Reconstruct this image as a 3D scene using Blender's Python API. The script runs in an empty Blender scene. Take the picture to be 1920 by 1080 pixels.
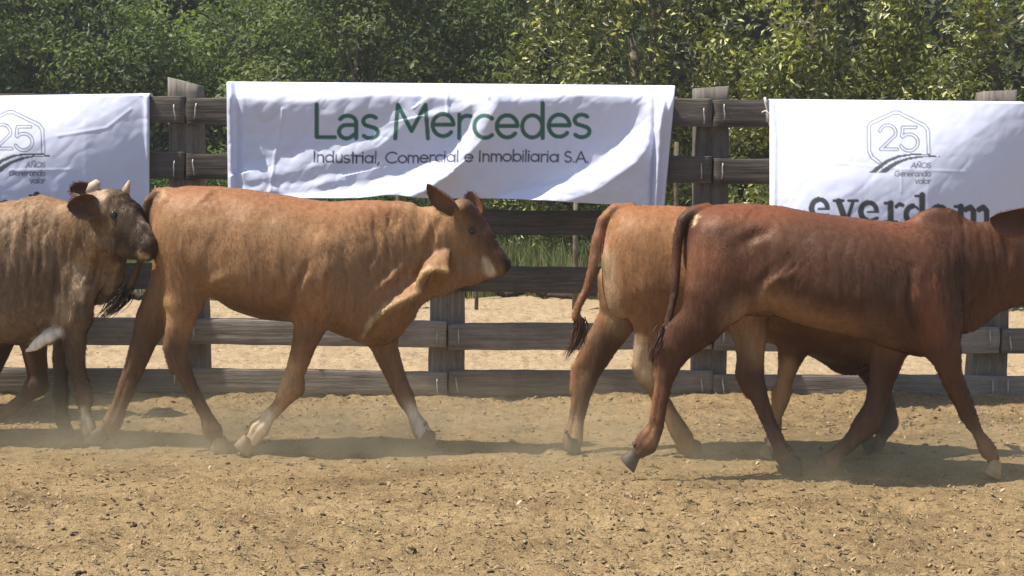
import bpy, math, random
import numpy as np

random.seed(7)
rng = np.random.default_rng(11)
scene = bpy.context.scene
R = math.radians

# ------------------------------------------------------------------ camera
FPX, CAM_H = 2925.0, 1.5                 # focal length in pixels of a 1920 wide frame, eye height
PITCH = math.atan2(275.0, FPX)           # looks slightly down
cam_d = bpy.data.cameras.new('camera')
cam = bpy.data.objects.new('camera', cam_d)
scene.collection.objects.link(cam)
cam.location = (0, 0, CAM_H)
cam.rotation_euler = (math.pi / 2 - PITCH, 0, 0)
cam_d.sensor_width = 36.0
cam_d.lens = 36.0 * FPX / 1920.0
cam_d.clip_start, cam_d.clip_end = 0.1, 2000.0
scene.camera = cam

# ------------------------------------------------------------------ sky, sun, exposure
SUN = np.array((-0.48, -0.11, 1.0)); SUN /= np.linalg.norm(SUN)
world = bpy.data.worlds.new('World'); scene.world = world
world.use_nodes = True
wn = world.node_tree; wn.nodes.clear()
sky = wn.nodes.new('ShaderNodeTexSky'); sky.sky_type = 'NISHITA'; sky.sun_disc = False
sky.sun_elevation = math.asin(SUN[2]); sky.sun_rotation = math.atan2(SUN[0], SUN[1])
sky.air_density, sky.dust_density, sky.ozone_density = 1.0, 1.2, 1.0
bg = wn.nodes.new('ShaderNodeBackground'); bg.inputs['Strength'].default_value = 0.10
wo = wn.nodes.new('ShaderNodeOutputWorld')
wn.links.new(sky.outputs[0], bg.inputs[0]); wn.links.new(bg.outputs[0], wo.inputs[0])
sun_d = bpy.data.lights.new('sun', 'SUN'); sun_d.energy = 4.8; sun_d.angle = R(0.53)
sun_d.color = (1.0, 0.94, 0.82)
sun = bpy.data.objects.new('sun', sun_d); scene.collection.objects.link(sun)
from mathutils import Vector
sun.rotation_euler = Vector(SUN).to_track_quat('Z', 'Y').to_euler()
sun.location = (-4, -2, 12)
scene.view_settings.view_transform = 'Standard'
scene.view_settings.look = 'None'
scene.view_settings.exposure = 0.64
scene.view_settings.gamma = 1.0
scene.view_settings.use_curve_mapping = False
scene.render.engine = 'CYCLES'
scene.cycles.max_bounces = 6
scene.cycles.transparent_max_bounces = 8
scene.cycles.volume_step_rate = 1.0
scene.cycles.use_denoising = True

# ------------------------------------------------------------------ helpers
CT, ST = math.cos(PITCH), math.sin(PITCH)
def at(px, py, Y):
    """the world point seen at photograph pixel (px, py), at distance Y from the camera plane"""
    a, b = (px - 960.0) / FPX, (540.0 - py) / FPX
    dy, dz = CT + b * ST, -ST + b * CT
    s = Y / dy
    return a * s, Y, CAM_H + s * dz
def ground_y(py):
    b = (540.0 - py) / FPX
    return -CAM_H * (CT + b * ST) / (-ST + b * CT)

def link(o, parent=None):
    scene.collection.objects.link(o)
    if parent is not None: o.parent = parent
    return o
def tag(o, label=None, cat=None, group=None, kind=None):
    for k, v in (('label', label), ('category', cat), ('group', group), ('kind', kind)):
        if v: o[k] = v
    return o
def empty(name, loc):
    o = bpy.data.objects.new(name, None); o.location = loc; o.empty_display_size = 0.1
    return link(o)
def np_mesh(name, V, quads=None, tris=None, smooth=True):
    V = np.asarray(V, np.float32)
    me = bpy.data.meshes.new(name)
    me.vertices.add(len(V)); me.vertices.foreach_set('co', V.ravel())
    parts, starts, n = [], [], 0
    for F, k in ((quads, 4), (tris, 3)):
        if F is not None and len(F):
            F = np.asarray(F, np.int32)
            parts.append(F.ravel()); starts.append(n + np.arange(len(F), dtype=np.int32) * k); n += F.size
    me.loops.add(n); me.loops.foreach_set('vertex_index', np.concatenate(parts))
    st = np.concatenate(starts)
    me.polygons.add(len(st)); me.polygons.foreach_set('loop_start', st)
    me.update(calc_edges=True)
    if smooth: me.polygons.foreach_set('use_smooth', np.ones(len(st), bool))
    return me
def mesh_obj(name, me, mat, parent=None, loc=(0, 0, 0)):
    if mat is not None and not me.materials: me.materials.append(mat)
    o = bpy.data.objects.new(name, me); o.location = loc
    return link(o, parent)
def set_col(me, name, rgb):
    at_ = me.color_attributes.new(name, 'FLOAT_COLOR', 'POINT')
    c = np.ones((len(rgb), 4), np.float32); c[:, :3] = rgb
    at_.data.foreach_set('color', c.ravel())
def srgb(r, g, b):
    f = lambda c: c / 12.92 if c <= 0.04045 else ((c + 0.055) / 1.055) ** 2.4
    return np.array([f(r / 255), f(g / 255), f(b / 255)])

def _hash(ix, iy, iz, seed):
    h = (ix.astype(np.int64) * 374761393 + iy.astype(np.int64) * 668265263 + iz.astype(np.int64) * 2147483647 + seed * 1274126177) & 0xffffffff
    h = ((h ^ (h >> 13)) * 1274126177) & 0xffffffff
    h = ((h ^ (h >> 16)) * 2246822519) & 0xffffffff
    return ((h ^ (h >> 15)) & 0xffffff) / float(0xffffff)
def vnoise(x, y, z=None, seed=0):
    x = np.asarray(x, float); y = np.asarray(y, float)
    z = np.zeros_like(x) if z is None else np.asarray(z, float)
    ix, iy, iz = np.floor(x), np.floor(y), np.floor(z)
    fx, fy, fz = x - ix, y - iy, z - iz
    fx, fy, fz = [f * f * (3 - 2 * f) for f in (fx, fy, fz)]
    def h(a, b, c): return _hash(ix + a, iy + b, iz + c, seed)
    def lx(b, c): return h(0, b, c) * (1 - fx) + h(1, b, c) * fx
    v0 = lx(0, 0) * (1 - fy) + lx(1, 0) * fy
    v1 = lx(0, 1) * (1 - fy) + lx(1, 1) * fy
    return (v0 * (1 - fz) + v1 * fz) * 2 - 1
def fbm(x, y, z=None, seed=0, octaves=4):
    s, a = 0, 1.0
    for o in range(octaves):
        s = s + a * vnoise(x * 2 ** o, y * 2 ** o, None if z is None else z * 2 ** o, seed + o * 17); a *= 0.5
    return s

# material building -------------------------------------------------------
def new_mat(name):
    m = bpy.data.materials.new(name); m.use_nodes = True
    nt = m.node_tree; nt.nodes.clear()
    out = nt.nodes.new('ShaderNodeOutputMaterial')
    p = nt.nodes.new('ShaderNodeBsdfPrincipled')
    nt.links.new(p.outputs[0], out.inputs[0])
    return m, nt, p, out
def N(nt, kind, **kw):
    n = nt.nodes.new(kind)
    for k, v in kw.items():
        if k.startswith('i_'): n.inputs[k[2:].replace('_', ' ')].default_value = v
        else: setattr(n, k, v)
    return n
def noise_node(nt, scale, detail=4, rough=0.55, stretch=None, coord='Object'):
    tc = N(nt, 'ShaderNodeTexCoord')
    n = N(nt, 'ShaderNodeTexNoise'); n.inputs['Scale'].default_value = scale
    n.inputs['Detail'].default_value = detail; n.inputs['Roughness'].default_value = rough
    if stretch:
        mp = N(nt, 'ShaderNodeMapping'); mp.inputs['Scale'].default_value = stretch
        nt.links.new(tc.outputs[coord], mp.inputs[0]); nt.links.new(mp.outputs[0], n.inputs['Vector'])
    else: nt.links.new(tc.outputs[coord], n.inputs['Vector'])
    return n
def ramp(nt, src, stops):
    r = N(nt, 'ShaderNodeValToRGB'); cr = r.color_ramp
    while len(cr.elements) < len(stops): cr.elements.new(0.5)
    for e, (p, c) in zip(cr.elements, stops): e.position = p; e.color = (*c, 1)
    nt.links.new(src, r.inputs[0]); return r
def mixc(nt, a, b, fac=0.5, mode='MULTIPLY'):
    m = N(nt, 'ShaderNodeMix', data_type='RGBA', blend_type=mode)
    for s, i in ((fac, 0), (a, 6), (b, 7)):
        if hasattr(s, 'is_linked'): nt.links.new(s, m.inputs[i])
        elif i == 0: m.inputs[0].default_value = s
        else: m.inputs[i].default_value = (*s, 1)
    return m.outputs[2]
def bump(nt, p, src, strength, dist=0.01):
    b = N(nt, 'ShaderNodeBump'); b.inputs['Strength'].default_value = strength; b.inputs['Distance'].default_value = dist
    nt.links.new(src, b.inputs['Height']); nt.links.new(b.outputs[0], p.inputs['Normal']); return b

def mat_dirt():
    m, nt, p, o = new_mat('dry_dirt')
    n1 = noise_node(nt, 1.7, 6, 0.65, (0.6, 1.5, 1)); n2 = noise_node(nt, 26, 5, 0.65); n3 = noise_node(nt, 120, 3, 0.6)
    c = ramp(nt, n1.outputs[0], [(0.30, (0.165, 0.114, 0.062)), (0.47, (0.262, 0.186, 0.100)), (0.72, (0.325, 0.236, 0.132))])
    far = ramp(nt, n1.outputs[0], [(0.3, (0.36, 0.268, 0.172)), (0.7, (0.43, 0.33, 0.215))])
    tc = N(nt, 'ShaderNodeTexCoord'); sp = N(nt, 'ShaderNodeSeparateXYZ'); nt.links.new(tc.outputs['Object'], sp.inputs[0])
    mr = N(nt, 'ShaderNodeMapRange'); mr.inputs['From Min'].default_value = 9.1; mr.inputs['From Max'].default_value = 9.5; nt.links.new(sp.outputs['Y'], mr.inputs[0])
    cc = mixc(nt, c.outputs[0], far.outputs[0], mr.outputs[0], 'MIX')      # the packed track beyond the fence is paler soil
    c2 = ramp(nt, n2.outputs[0], [(0.30, (0.55, 0.52, 0.48)), (0.46, (0.96, 0.95, 0.93)), (0.75, (1.22, 1.20, 1.16))])
    c3 = ramp(nt, n3.outputs[0], [(0.3, (0.52, 0.50, 0.47)), (0.68, (1.26, 1.26, 1.25))])
    k = mixc(nt, mixc(nt, cc, c2.outputs[0], 1.0), c3.outputs[0], 0.9)
    nt.links.new(k, p.inputs['Base Color'])
    p.inputs['Roughness'].default_value = 0.95; p.inputs['Specular IOR Level'].default_value = 0.1
    bump(nt, p, n3.outputs[0], 0.8, 0.012)
    return m
def mat_vcol(name, attr, rough=0.8, spec=0.2, nscale=40, nfac=0.35, bmp=0.3, sub=None, stretch=None, sheen=0.0):
    m, nt, p, o = new_mat(name)
    a = N(nt, 'ShaderNodeAttribute', attribute_name=attr)
    n = noise_node(nt, nscale, 4, 0.6, stretch)
    c = ramp(nt, n.outputs[0], [(0.25, (1 - nfac,) * 3), (0.75, (1 + nfac * 0.6,) * 3)])
    nt.links.new(mixc(nt, a.outputs[0], c.outputs[0], 1.0), p.inputs['Base Color'])
    p.inputs['Roughness'].default_value = rough; p.inputs['Specular IOR Level'].default_value = spec
    if sheen: p.inputs['Sheen Weight'].default_value = sheen; p.inputs['Sheen Roughness'].default_value = 0.4
    if bmp: bump(nt, p, n.outputs[0], bmp, 0.006)
    return m
def mat_coat():
    m, nt, p, o = new_mat('short_hair_coat')
    a = N(nt, 'ShaderNodeAttribute', attribute_name='Coat')
    hair = noise_node(nt, 1.0, 3, 0.6, (240, 240, 38))
    mott = noise_node(nt, 1.0, 4, 0.6, (42, 42, 7))
    c1 = ramp(nt, hair.outputs[0], [(0.25, (0.72, 0.70, 0.68)), (0.75, (1.16, 1.15, 1.14))])
    c2 = ramp(nt, mott.outputs[0], [(0.3, (0.74, 0.71, 0.68)), (0.7, (1.16, 1.16, 1.16))])
    k = mixc(nt, mixc(nt, a.outputs[0], c1.outputs[0], 0.8), c2.outputs[0], 0.9)
    nt.links.new(k, p.inputs['Base Color'])
    p.inputs['Roughness'].default_value = 0.5; p.inputs['Specular IOR Level'].default_value = 0.30; p.inputs['Specular Tint'].default_value = (1.0, 0.82, 0.66, 1)
    p.inputs['Sheen Weight'].default_value = 0.0; p.inputs['Sheen Roughness'].default_value = 0.45
    p.inputs['Sheen Tint'].default_value = (1.0, 0.85, 0.7, 1)
    bump(nt, p, hair.outputs[0], 0.35, 0.004)
    return m
def mat_wood():
    m, nt, p, o = new_mat('weathered_timber')
    oi = N(nt, 'ShaderNodeObjectInfo')
    g = noise_node(nt, 1.0, 6, 0.65, (3.0, 60, 60)); b = noise_node(nt, 2.2, 5, 0.6); f = noise_node(nt, 1.0, 3, 0.7, (14, 260, 260))
    c = ramp(nt, g.outputs[0], [(0.25, (0.15, 0.135, 0.120)), (0.5, (0.265, 0.240, 0.214)), (0.8, (0.38, 0.35, 0.315))])
    d = ramp(nt, b.outputs[0], [(0.3, (0.62, 0.59, 0.56)), (0.65, (1.1, 1.09, 1.08))])
    e = ramp(nt, f.outputs[0], [(0.35, (0.70, 0.70, 0.70)), (0.6, (1.05, 1.05, 1.05))])
    v = ramp(nt, oi.outputs['Random'], [(0.0, (0.75, 0.73, 0.71)), (1.0, (1.15, 1.14, 1.13))])
    k = mixc(nt, mixc(nt, mixc(nt, c.outputs[0], d.outputs[0], 1.0), e.outputs[0], 0.8), v.outputs[0], 1.0)
    nt.links.new(k, p.inputs['Base Color'])
    p.inputs['Roughness'].default_value = 0.85; p.inputs['Specular IOR Level'].default_value = 0.2
    bump(nt, p, g.outputs[0], 0.6, 0.01)
    return m
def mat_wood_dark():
    m = mat_wood(); m.name = 'dark_and_shaded_timber'  # darker board colour, also used to paint shade on some rows
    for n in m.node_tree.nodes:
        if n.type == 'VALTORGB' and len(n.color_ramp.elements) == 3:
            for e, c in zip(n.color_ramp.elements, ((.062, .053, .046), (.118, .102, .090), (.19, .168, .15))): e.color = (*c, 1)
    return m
def mat_post():
    m = mat_wood(); m.name = 'rough_post_timber'
    for n in m.node_tree.nodes:
        if n.type == 'MAPPING':
            s = n.inputs['Scale'].default_value; n.inputs['Scale'].default_value = (s[1], s[2], s[0])
    return m
def mat_plain(name, col, rough=0.6, metal=0.0, spec=0.4, nfac=0.25, scale=30):
    m, nt, p, o = new_mat(name)
    n = noise_node(nt, scale, 4)
    c = ramp(nt, n.outputs[0], [(0.3, tuple(x * (1 - nfac) for x in col)), (0.7, tuple(x * (1 + nfac) for x in col))])
    nt.links.new(c.outputs[0], p.inputs['Base Color'])
    p.inputs['Roughness'].default_value = rough; p.inputs['Metallic'].default_value = metal; p.inputs['Specular IOR Level'].default_value = spec
    return m
def mat_leaf(name, rough=0.45, spec=0.4, trans=0.3):
    m, nt, p, o = new_mat(name)
    a = N(nt, 'ShaderNodeAttribute', attribute_name='Tint')
    nt.links.new(a.outputs[0], p.inputs['Base Color'])
    p.inputs['Roughness'].default_value = rough; p.inputs['Specular IOR Level'].default_value = spec
    t = N(nt, 'ShaderNodeBsdfTranslucent'); mx = N(nt, 'ShaderNodeMixShader'); mx.inputs[0].default_value = trans
    k = mixc(nt, a.outputs[0], (1.2, 1.35, 0.5), 1.0)
    nt.links.new(k, t.inputs[0])
    nt.links.new(p.outputs[0], mx.inputs[1]); nt.links.new(t.outputs[0], mx.inputs[2]); nt.links.new(mx.outputs[0], o.inputs[0])
    return m
def mat_cloth():
    m, nt, p, o = new_mat('printed_banner_cloth')
    a = N(nt, 'ShaderNodeAttribute', attribute_name='Print')
    n = noise_node(nt, 5, 5, 0.6)
    c = ramp(nt, n.outputs[0], [(0.3, (0.95, 0.95, 0.95)), (0.7, (1.0, 1.0, 1.0))])
    k = mixc(nt, a.outputs[0], c.outputs[0], 1.0)
    nt.links.new(k, p.inputs['Base Color'])
    p.inputs['Roughness'].default_value = 0.55; p.inputs['Specular IOR Level'].default_value = 0.25
    t = N(nt, 'ShaderNodeBsdfTranslucent'); nt.links.new(k, t.inputs[0])
    mx = N(nt, 'ShaderNodeMixShader'); mx.inputs[0].default_value = 0.2
    nt.links.new(p.outputs[0], mx.inputs[1]); nt.links.new(t.outputs[0], mx.inputs[2]); nt.links.new(mx.outputs[0], o.inputs[0])
    return m
M = dict(dirt=mat_dirt(), coat=mat_coat(), wood=mat_wood(), dark_shaded_wood=mat_wood_dark(), post=mat_post(), cloth=mat_cloth(),
         clod=mat_vcol('dirt_clods', 'Tint', 0.95, 0.1, 60, 0.3, 0.4),
         hoof=mat_plain('hoof_horn', (0.09, 0.07, 0.055), 0.6, 0, 0.3), palehoof=mat_plain('dusty_hoof_horn', (0.30, 0.22, 0.14), 0.7, 0, 0.3),
         horn=mat_plain('young_horn', (0.38, 0.26, 0.17), 0.5), palehorn=mat_plain('pale_horn_bud', (0.46, 0.36, 0.26), 0.7), eye=mat_plain('wet_dark_eye', (0.012, 0.008, 0.006), 0.08, 0, 0.6),
         nose=mat_plain('damp_nose_skin', (0.03, 0.022, 0.02), 0.35, 0, 0.5),
         steel=mat_plain('galvanised_steel', (0.45, 0.44, 0.42), 0.5, 0.6), bark=mat_plain('bark', (0.13, 0.105, 0.08), 0.9, 0, 0.15, 0.45, 18),
         twig=mat_plain('dead_branch_bark', (0.05, 0.038, 0.03), 0.9, 0, 0.1, 0.4, 25), rope=mat_plain('tie_cord', (0.6, 0.58, 0.55), 0.8),
         leaf_dark=mat_leaf('small_dark_leaves', 0.55, 0.3, 0.42), leaf_light=mat_leaf('glossy_yellow_green_leaves', 0.38, 0.5, 0.3),
         grass=mat_leaf('tall_grass_blades', 0.6, 0.25, 0.35))
# ------------------------------------------------------------------ ground
YF = 9.14                                   # front face of the fence rails
def spread(a, b, step, lo, hi, grow=1.25):
    core = list(np.arange(a, b + 1e-6, step)); s = step; l, h = [], []
    x = a
    while x > lo: s *= grow; x -= s; l.append(max(x, lo))
    s, x = step, core[-1]
    while x < hi: s *= grow; x += s; h.append(min(x, hi))
    return np.array(l[::-1] + core + h)
def ground_h(X, Y):
    near = np.clip((17 - Y) / 4, 0, 1)
    z = 0.020 * fbm(X * 1.3, Y * 1.3, None, 1, 2) + 0.012 * fbm(X * 5, Y * 5, None, 2, 3) + 0.009 * fbm(X * 17, Y * 17, None, 3, 2) + 0.005 * vnoise(X * 41, Y * 41, None, 4)
    pit = np.clip(fbm(X * 6.3 + 9, Y * 7.1, None, 8, 2) - 0.35, 0, 1); z = z - 0.03 * pit
    lump = np.clip(vnoise(X * 14, Y * 14, None, 12) - 0.45, 0, 1); z = z + 0.03 * lump
    beaten = np.exp(-((Y - 7.55) / 0.95) ** 2); z = z * (1 - 0.55 * beaten)
    z = z + np.exp(-((Y - YF - 0.02) / 0.22) ** 2) * (0.018 + 0.016 * vnoise(X * 4, Y * 1.5, None, 21))
    return z * near - 0.012
def build_ground():
    xs = spread(-4.2, 4.2, 0.017, -260, 260); ys = np.concatenate([spread(4.9, 9.6, 0.017, -60, 9.6)[:-1], spread(9.62, 15.2, 0.05, 9.62, 420)])
    ys = np.unique(ys)
    X, Y = np.meshgrid(xs, ys, indexing='ij'); Z = ground_h(X, Y)
    nx, ny = X.shape; I = np.arange(nx * ny).reshape(nx, ny)
    Q = np.stack([I[:-1, :-1], I[1:, :-1], I[1:, 1:], I[:-1, 1:]], -1).reshape(-1, 4)
    o = mesh_obj('ground', np_mesh('ground', np.stack([X, Y, Z], -1).reshape(-1, 3), Q), M['dirt']); tag(o, kind='structure')
def build_clods():
    n = 14000
    Y = 4.9 + 4.6 * rng.random(n) ** 1.1; X = (rng.random(n) * 2 - 1) * (0.36 * Y + 0.3)
    far = 1500; Y[:far] = rng.uniform(9.5, 15, far); X[:far] = rng.uniform(-4.6, 4.6, far)
    keep = (fbm(X * 0.9, Y * 1.4, None, 33, 3) + rng.uniform(-.9, .9, n)) > -0.35; X, Y = X[keep], Y[keep]; n = len(X)
    r = 0.002 + 0.010 * rng.random(n) ** 5.0
    base = np.array([(1, 0, 0), (.5, .87, 0), (-.5, .87, 0), (-1, 0, 0), (-.5, -.87, 0), (.5, -.87, 0), (.45, .3, .75), (-.5, .25, .7), (.02, -.5, .8), (0, 0, -.4)])
    T = np.array([(0, 1, 6), (1, 2, 7), (1, 7, 6), (2, 3, 7), (3, 4, 7), (4, 8, 7), (4, 5, 8), (5, 0, 8), (0, 6, 8), (6, 7, 8), (1, 0, 9), (2, 1, 9), (3, 2, 9), (4, 3, 9), (5, 4, 9), (0, 5, 9)])
    V = base[None] * rng.uniform(.6, 1.35, (n, 10, 1)) * r[:, None, None]
    V[:, :, 0] *= rng.uniform(.8, 2.0, (n, 1)); V[:, :, 2] *= rng.uniform(.5, 1.0, (n, 1))
    a = rng.uniform(0, 6.28, n)[:, None]; x = V[:, :, 0] * np.cos(a) - V[:, :, 1] * np.sin(a); y = V[:, :, 0] * np.sin(a) + V[:, :, 1] * np.cos(a)
    V[:, :, 0] = x + X[:, None]; V[:, :, 1] = y + Y[:, None]; V[:, :, 2] += ground_h(X, Y)[:, None] + 0.15 * r[:, None]
    tone = rng.random(n)[:, None]; pick = rng.random(n)[:, None]
    c = np.where(pick < 0.70, np.array((.29, .21, .118)) * (0.75 + .5 * tone), np.where(pick < 0.94, np.array((.085, .056, .034)) * (.6 + .9 * tone), np.array((.42, .34, .23)) * (.8 + .3 * tone)))
    me = np_mesh('dirt_clods', V.reshape(-1, 3), None, (T[None] + 10 * np.arange(n)[:, None, None]).reshape(-1, 3), smooth=False)
    set_col(me, 'Tint', np.repeat(c, 10, 0))
    tag(mesh_obj('dirt_clods', me, M['clod']), 'loose clods of dry dirt and dung scattered on the corral floor', 'dirt clods', kind='stuff')
    # straw and leaf litter
    n = 34000; Y = 4.9 + 4.4 * rng.random(n) ** 1.2; X = (rng.random(n) * 2 - 1) * (0.36 * Y + .3); L = .003 + .013 * rng.random(n) ** 3.6; w = L * rng.uniform(.10, .35, n); a = rng.uniform(0, 3.14, n)
    thin = np.exp(-((Y - 7.5) / .45) ** 2) > rng.random(n) * 1.25; X, Y, L, w, a = X[~thin], Y[~thin], L[~thin], w[~thin], a[~thin]; n = len(X)
    d = np.stack([np.cos(a), np.sin(a), rng.uniform(-.5, .5, n)], 1) * L[:, None]; s = np.stack([-np.sin(a), np.cos(a), 0 * a], 1) * w[:, None]
    C = np.stack([X, Y, ground_h(X, Y) + .007], 1)
    V = np.stack([C - d - s, C + d * .2 - s * 1.3 + (0, 0, .004), C + d - s * .6, C + d + s * .6, C + d * .2 + s * 1.3 + (0, 0, .004), C - d + s], 1)
    Q = np.array([(0, 1, 4, 5), (1, 2, 3, 4)])
    me = np_mesh('straw_litter', V.reshape(-1, 3), (Q[None] + 6 * np.arange(n)[:, None, None]).reshape(-1, 4), None, smooth=False)
    set_col(me, 'Tint', np.repeat(np.where((lambda q: q < .62)(rng.random((n, 1))), np.array((.30, .225, .128)), np.where(rng.random((n, 1)) < .93, np.array((.10, .068, .040)), np.array((.44, .36, .24)))) * rng.uniform(.6, 1.3, (n, 1)), 6, 0))
    tag(mesh_obj('straw_litter', me, M['clod']), 'bits of straw and dry leaf litter on the dirt', 'straw', kind='stuff')

# ------------------------------------------------------------------ fence
def timber(name, L, H, T, mat, seed, axis='x', nl=40, taper=0.0, crack=False, slant=0.0):
    """a sawn timber with worn arrises, uneven faces and end grain: L long, H high, T thick, centred"""
    r_ = np.random.default_rng(seed)
    b = min(H, T) * 0.10
    prof = []
    for (cx, cz, s0) in ((1, -1, 0), (1, 1, 1), (-1, 1, 2), (-1, -1, 3)):
        for k in range(3):
            t = math.pi / 2 * (s0 - 1 + k / 2)
            prof.append((cx * (T / 2 - b) + b * math.cos(t), cz * (H / 2 - b) + b * math.sin(t)))
    ext = []
    for i, p in enumerate(prof):
        q = prof[(i + 1) % len(prof)]; ext.append(p)
        if i % 3 == 2:
            for f in (.25, .5, .75): ext.append((p[0] + (q[0] - p[0]) * f, p[1] + (q[1] - p[1]) * f))
    prof = np.array(ext); m = len(prof)
    u = np.linspace(-L / 2, L / 2, nl)
    U = np.repeat(u[:, None], m, 1); A = np.repeat(prof[None, :, 0], nl, 0); B = np.repeat(prof[None, :, 1], nl, 0)
    s = seed * 3.7
    B = B * (1 + 0.035 * vnoise(U * 2.1 + s, np.sign(B) * 5, None, seed)) + 0.0045 * vnoise(U * 1.1 + s, U * 0 + 3, None, seed + 1)
    A = A * (1 + taper * (-U / L)) ; B = B * (1 + taper * (-U / L))
    nx_ = 0.004 * fbm(U * 6 + s, A * 25, B * 25, seed + 2, 3)
    A = A + np.sign(A) * nx_ * 0.8; B = B + np.sign(B) * nx_
    if crack:
        c = np.exp(-((B - 0.012 * np.sin(U * 9 + seed)) / 0.008) ** 2) * (A < 0); A = A + 0.012 * c
    chip = 0.006 * vnoise(A * 30 + s, B * 30, None, seed + 4)
    U[0] += chip[0]; U[-1] += chip[-1]
    if slant: U[-1] += slant * B[-1] / H; U[-2] = np.minimum(U[-2], U[-1] - .004)
    V = np.stack([U, A, B], -1).reshape(-1, 3)
    if axis == 'z': V = np.stack([V[:, 2], V[:, 1], V[:, 0]], 1)
    I = np.arange(nl * m).reshape(nl, m); J = np.roll(I, -1, 1)
    Q = np.stack([I[:-1], I[1:], J[1:], J[:-1]], -1).reshape(-1, 4)
    if axis == 'z': Q = Q[:, ::-1]
    me = bpy.data.meshes.new(name)
    faces = Q.tolist() + [I[0].tolist() if axis != 'z' else I[0][::-1].tolist(), I[-1][::-1].tolist() if axis != 'z' else I[-1].tolist()]
    me.from_pydata([tuple(v) for v in V.tolist()], [], faces); me.update()
    me.polygons.foreach_set('use_smooth', np.array([True] * len(Q) + [False] * 2)); me.materials.append(mat)
    return me
def build_fence():
    root = empty('timber_fence', (0, YF, 0)); tag(root, 'weathered grey timber corral fence of posts and six horizontal planks', 'fence')
    T = 0.055
    posts = [-150, 350, 836, 1333, 1866, 2380]
    tops = [150, 153, 172, 165, 171, 175]
    for i, (x, t) in enumerate(zip(posts, tops)):
        X, _, Z = at(x, t, YF + 0.12); H = Z + 0.12
        me = timber('post', H, 0.20 if i != 1 else 0.19, 0.19, M['post'], 50 + i, 'z', 30, 0.10 if i in (2,) else 0.04, True, -0.05 if i == 1 else 0.012)
        o = mesh_obj('post', me, M['post'], root, (X, T / 2 + 0.003 + 0.095 + .004, H / 2 - 0.12)); o.rotation_euler.y = R((0.6, -.5, .4, -.3, .5, 0)[i])
    rows = [(180, 230), (285, 334), (389, 437), (494, 542), (599, 648), (690, 735)]
    joints = [-150, 349, 839, 1335, 1873, 2380]
    staple = tube_mesh('staple', [(0, .012, -.045), (0, -.010, -.043), (.002, -.014, -.02), (-.001, -.014, .02), (0, -.010, .043), (0, .012, .045)], [.0045] * 6, 6, 0.05)
    staple.materials.append(M['steel'])
    for r, (t, b) in enumerate(rows):
        for s in range(5):
            x0, x1 = joints[s] + random.uniform(-5, 5) * (r not in (0, 1)), joints[s + 1]
            sl = 0.0085; xm = (x0 + x1) / 2; j0, j1 = random.uniform(-3, 3), random.uniform(-3, 3)
            A = at(x0, (t + b) / 2 + sl * (x0 - 350) + j0, YF); B = at(x1, (t + b) / 2 + sl * (x1 - 350) + j1, YF)
            H = (b - t) * YF / FPX * random.uniform(.95, 1.03); L = B[0] - A[0] - 0.010
            wm = M['dark_shaded_wood' if r < 4 else 'wood']; me = timber('plank', L, H, T, wm, 100 + r * 7 + s, 'x', 44)  # upper two rows are darker boards; next two have shade painted in
            o = mesh_obj('plank', me, wm, root, ((A[0] + B[0]) / 2, random.uniform(-.004, .002), (A[2] + B[2]) / 2))
            o.rotation_euler = (R(random.uniform(-1.5, 1.5)), -math.atan2(B[2] - A[2], B[0] - A[0]), 0)
            for e in (-1, 1):
                st = mesh_obj('staple', staple, M['steel'], o, (e * (L / 2 - 0.045 - random.uniform(0, .02)), -T / 2 - 0.004, random.uniform(-.02, .02)))
                st.rotation_euler.y = R(random.uniform(-8, 8))
    return root

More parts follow.
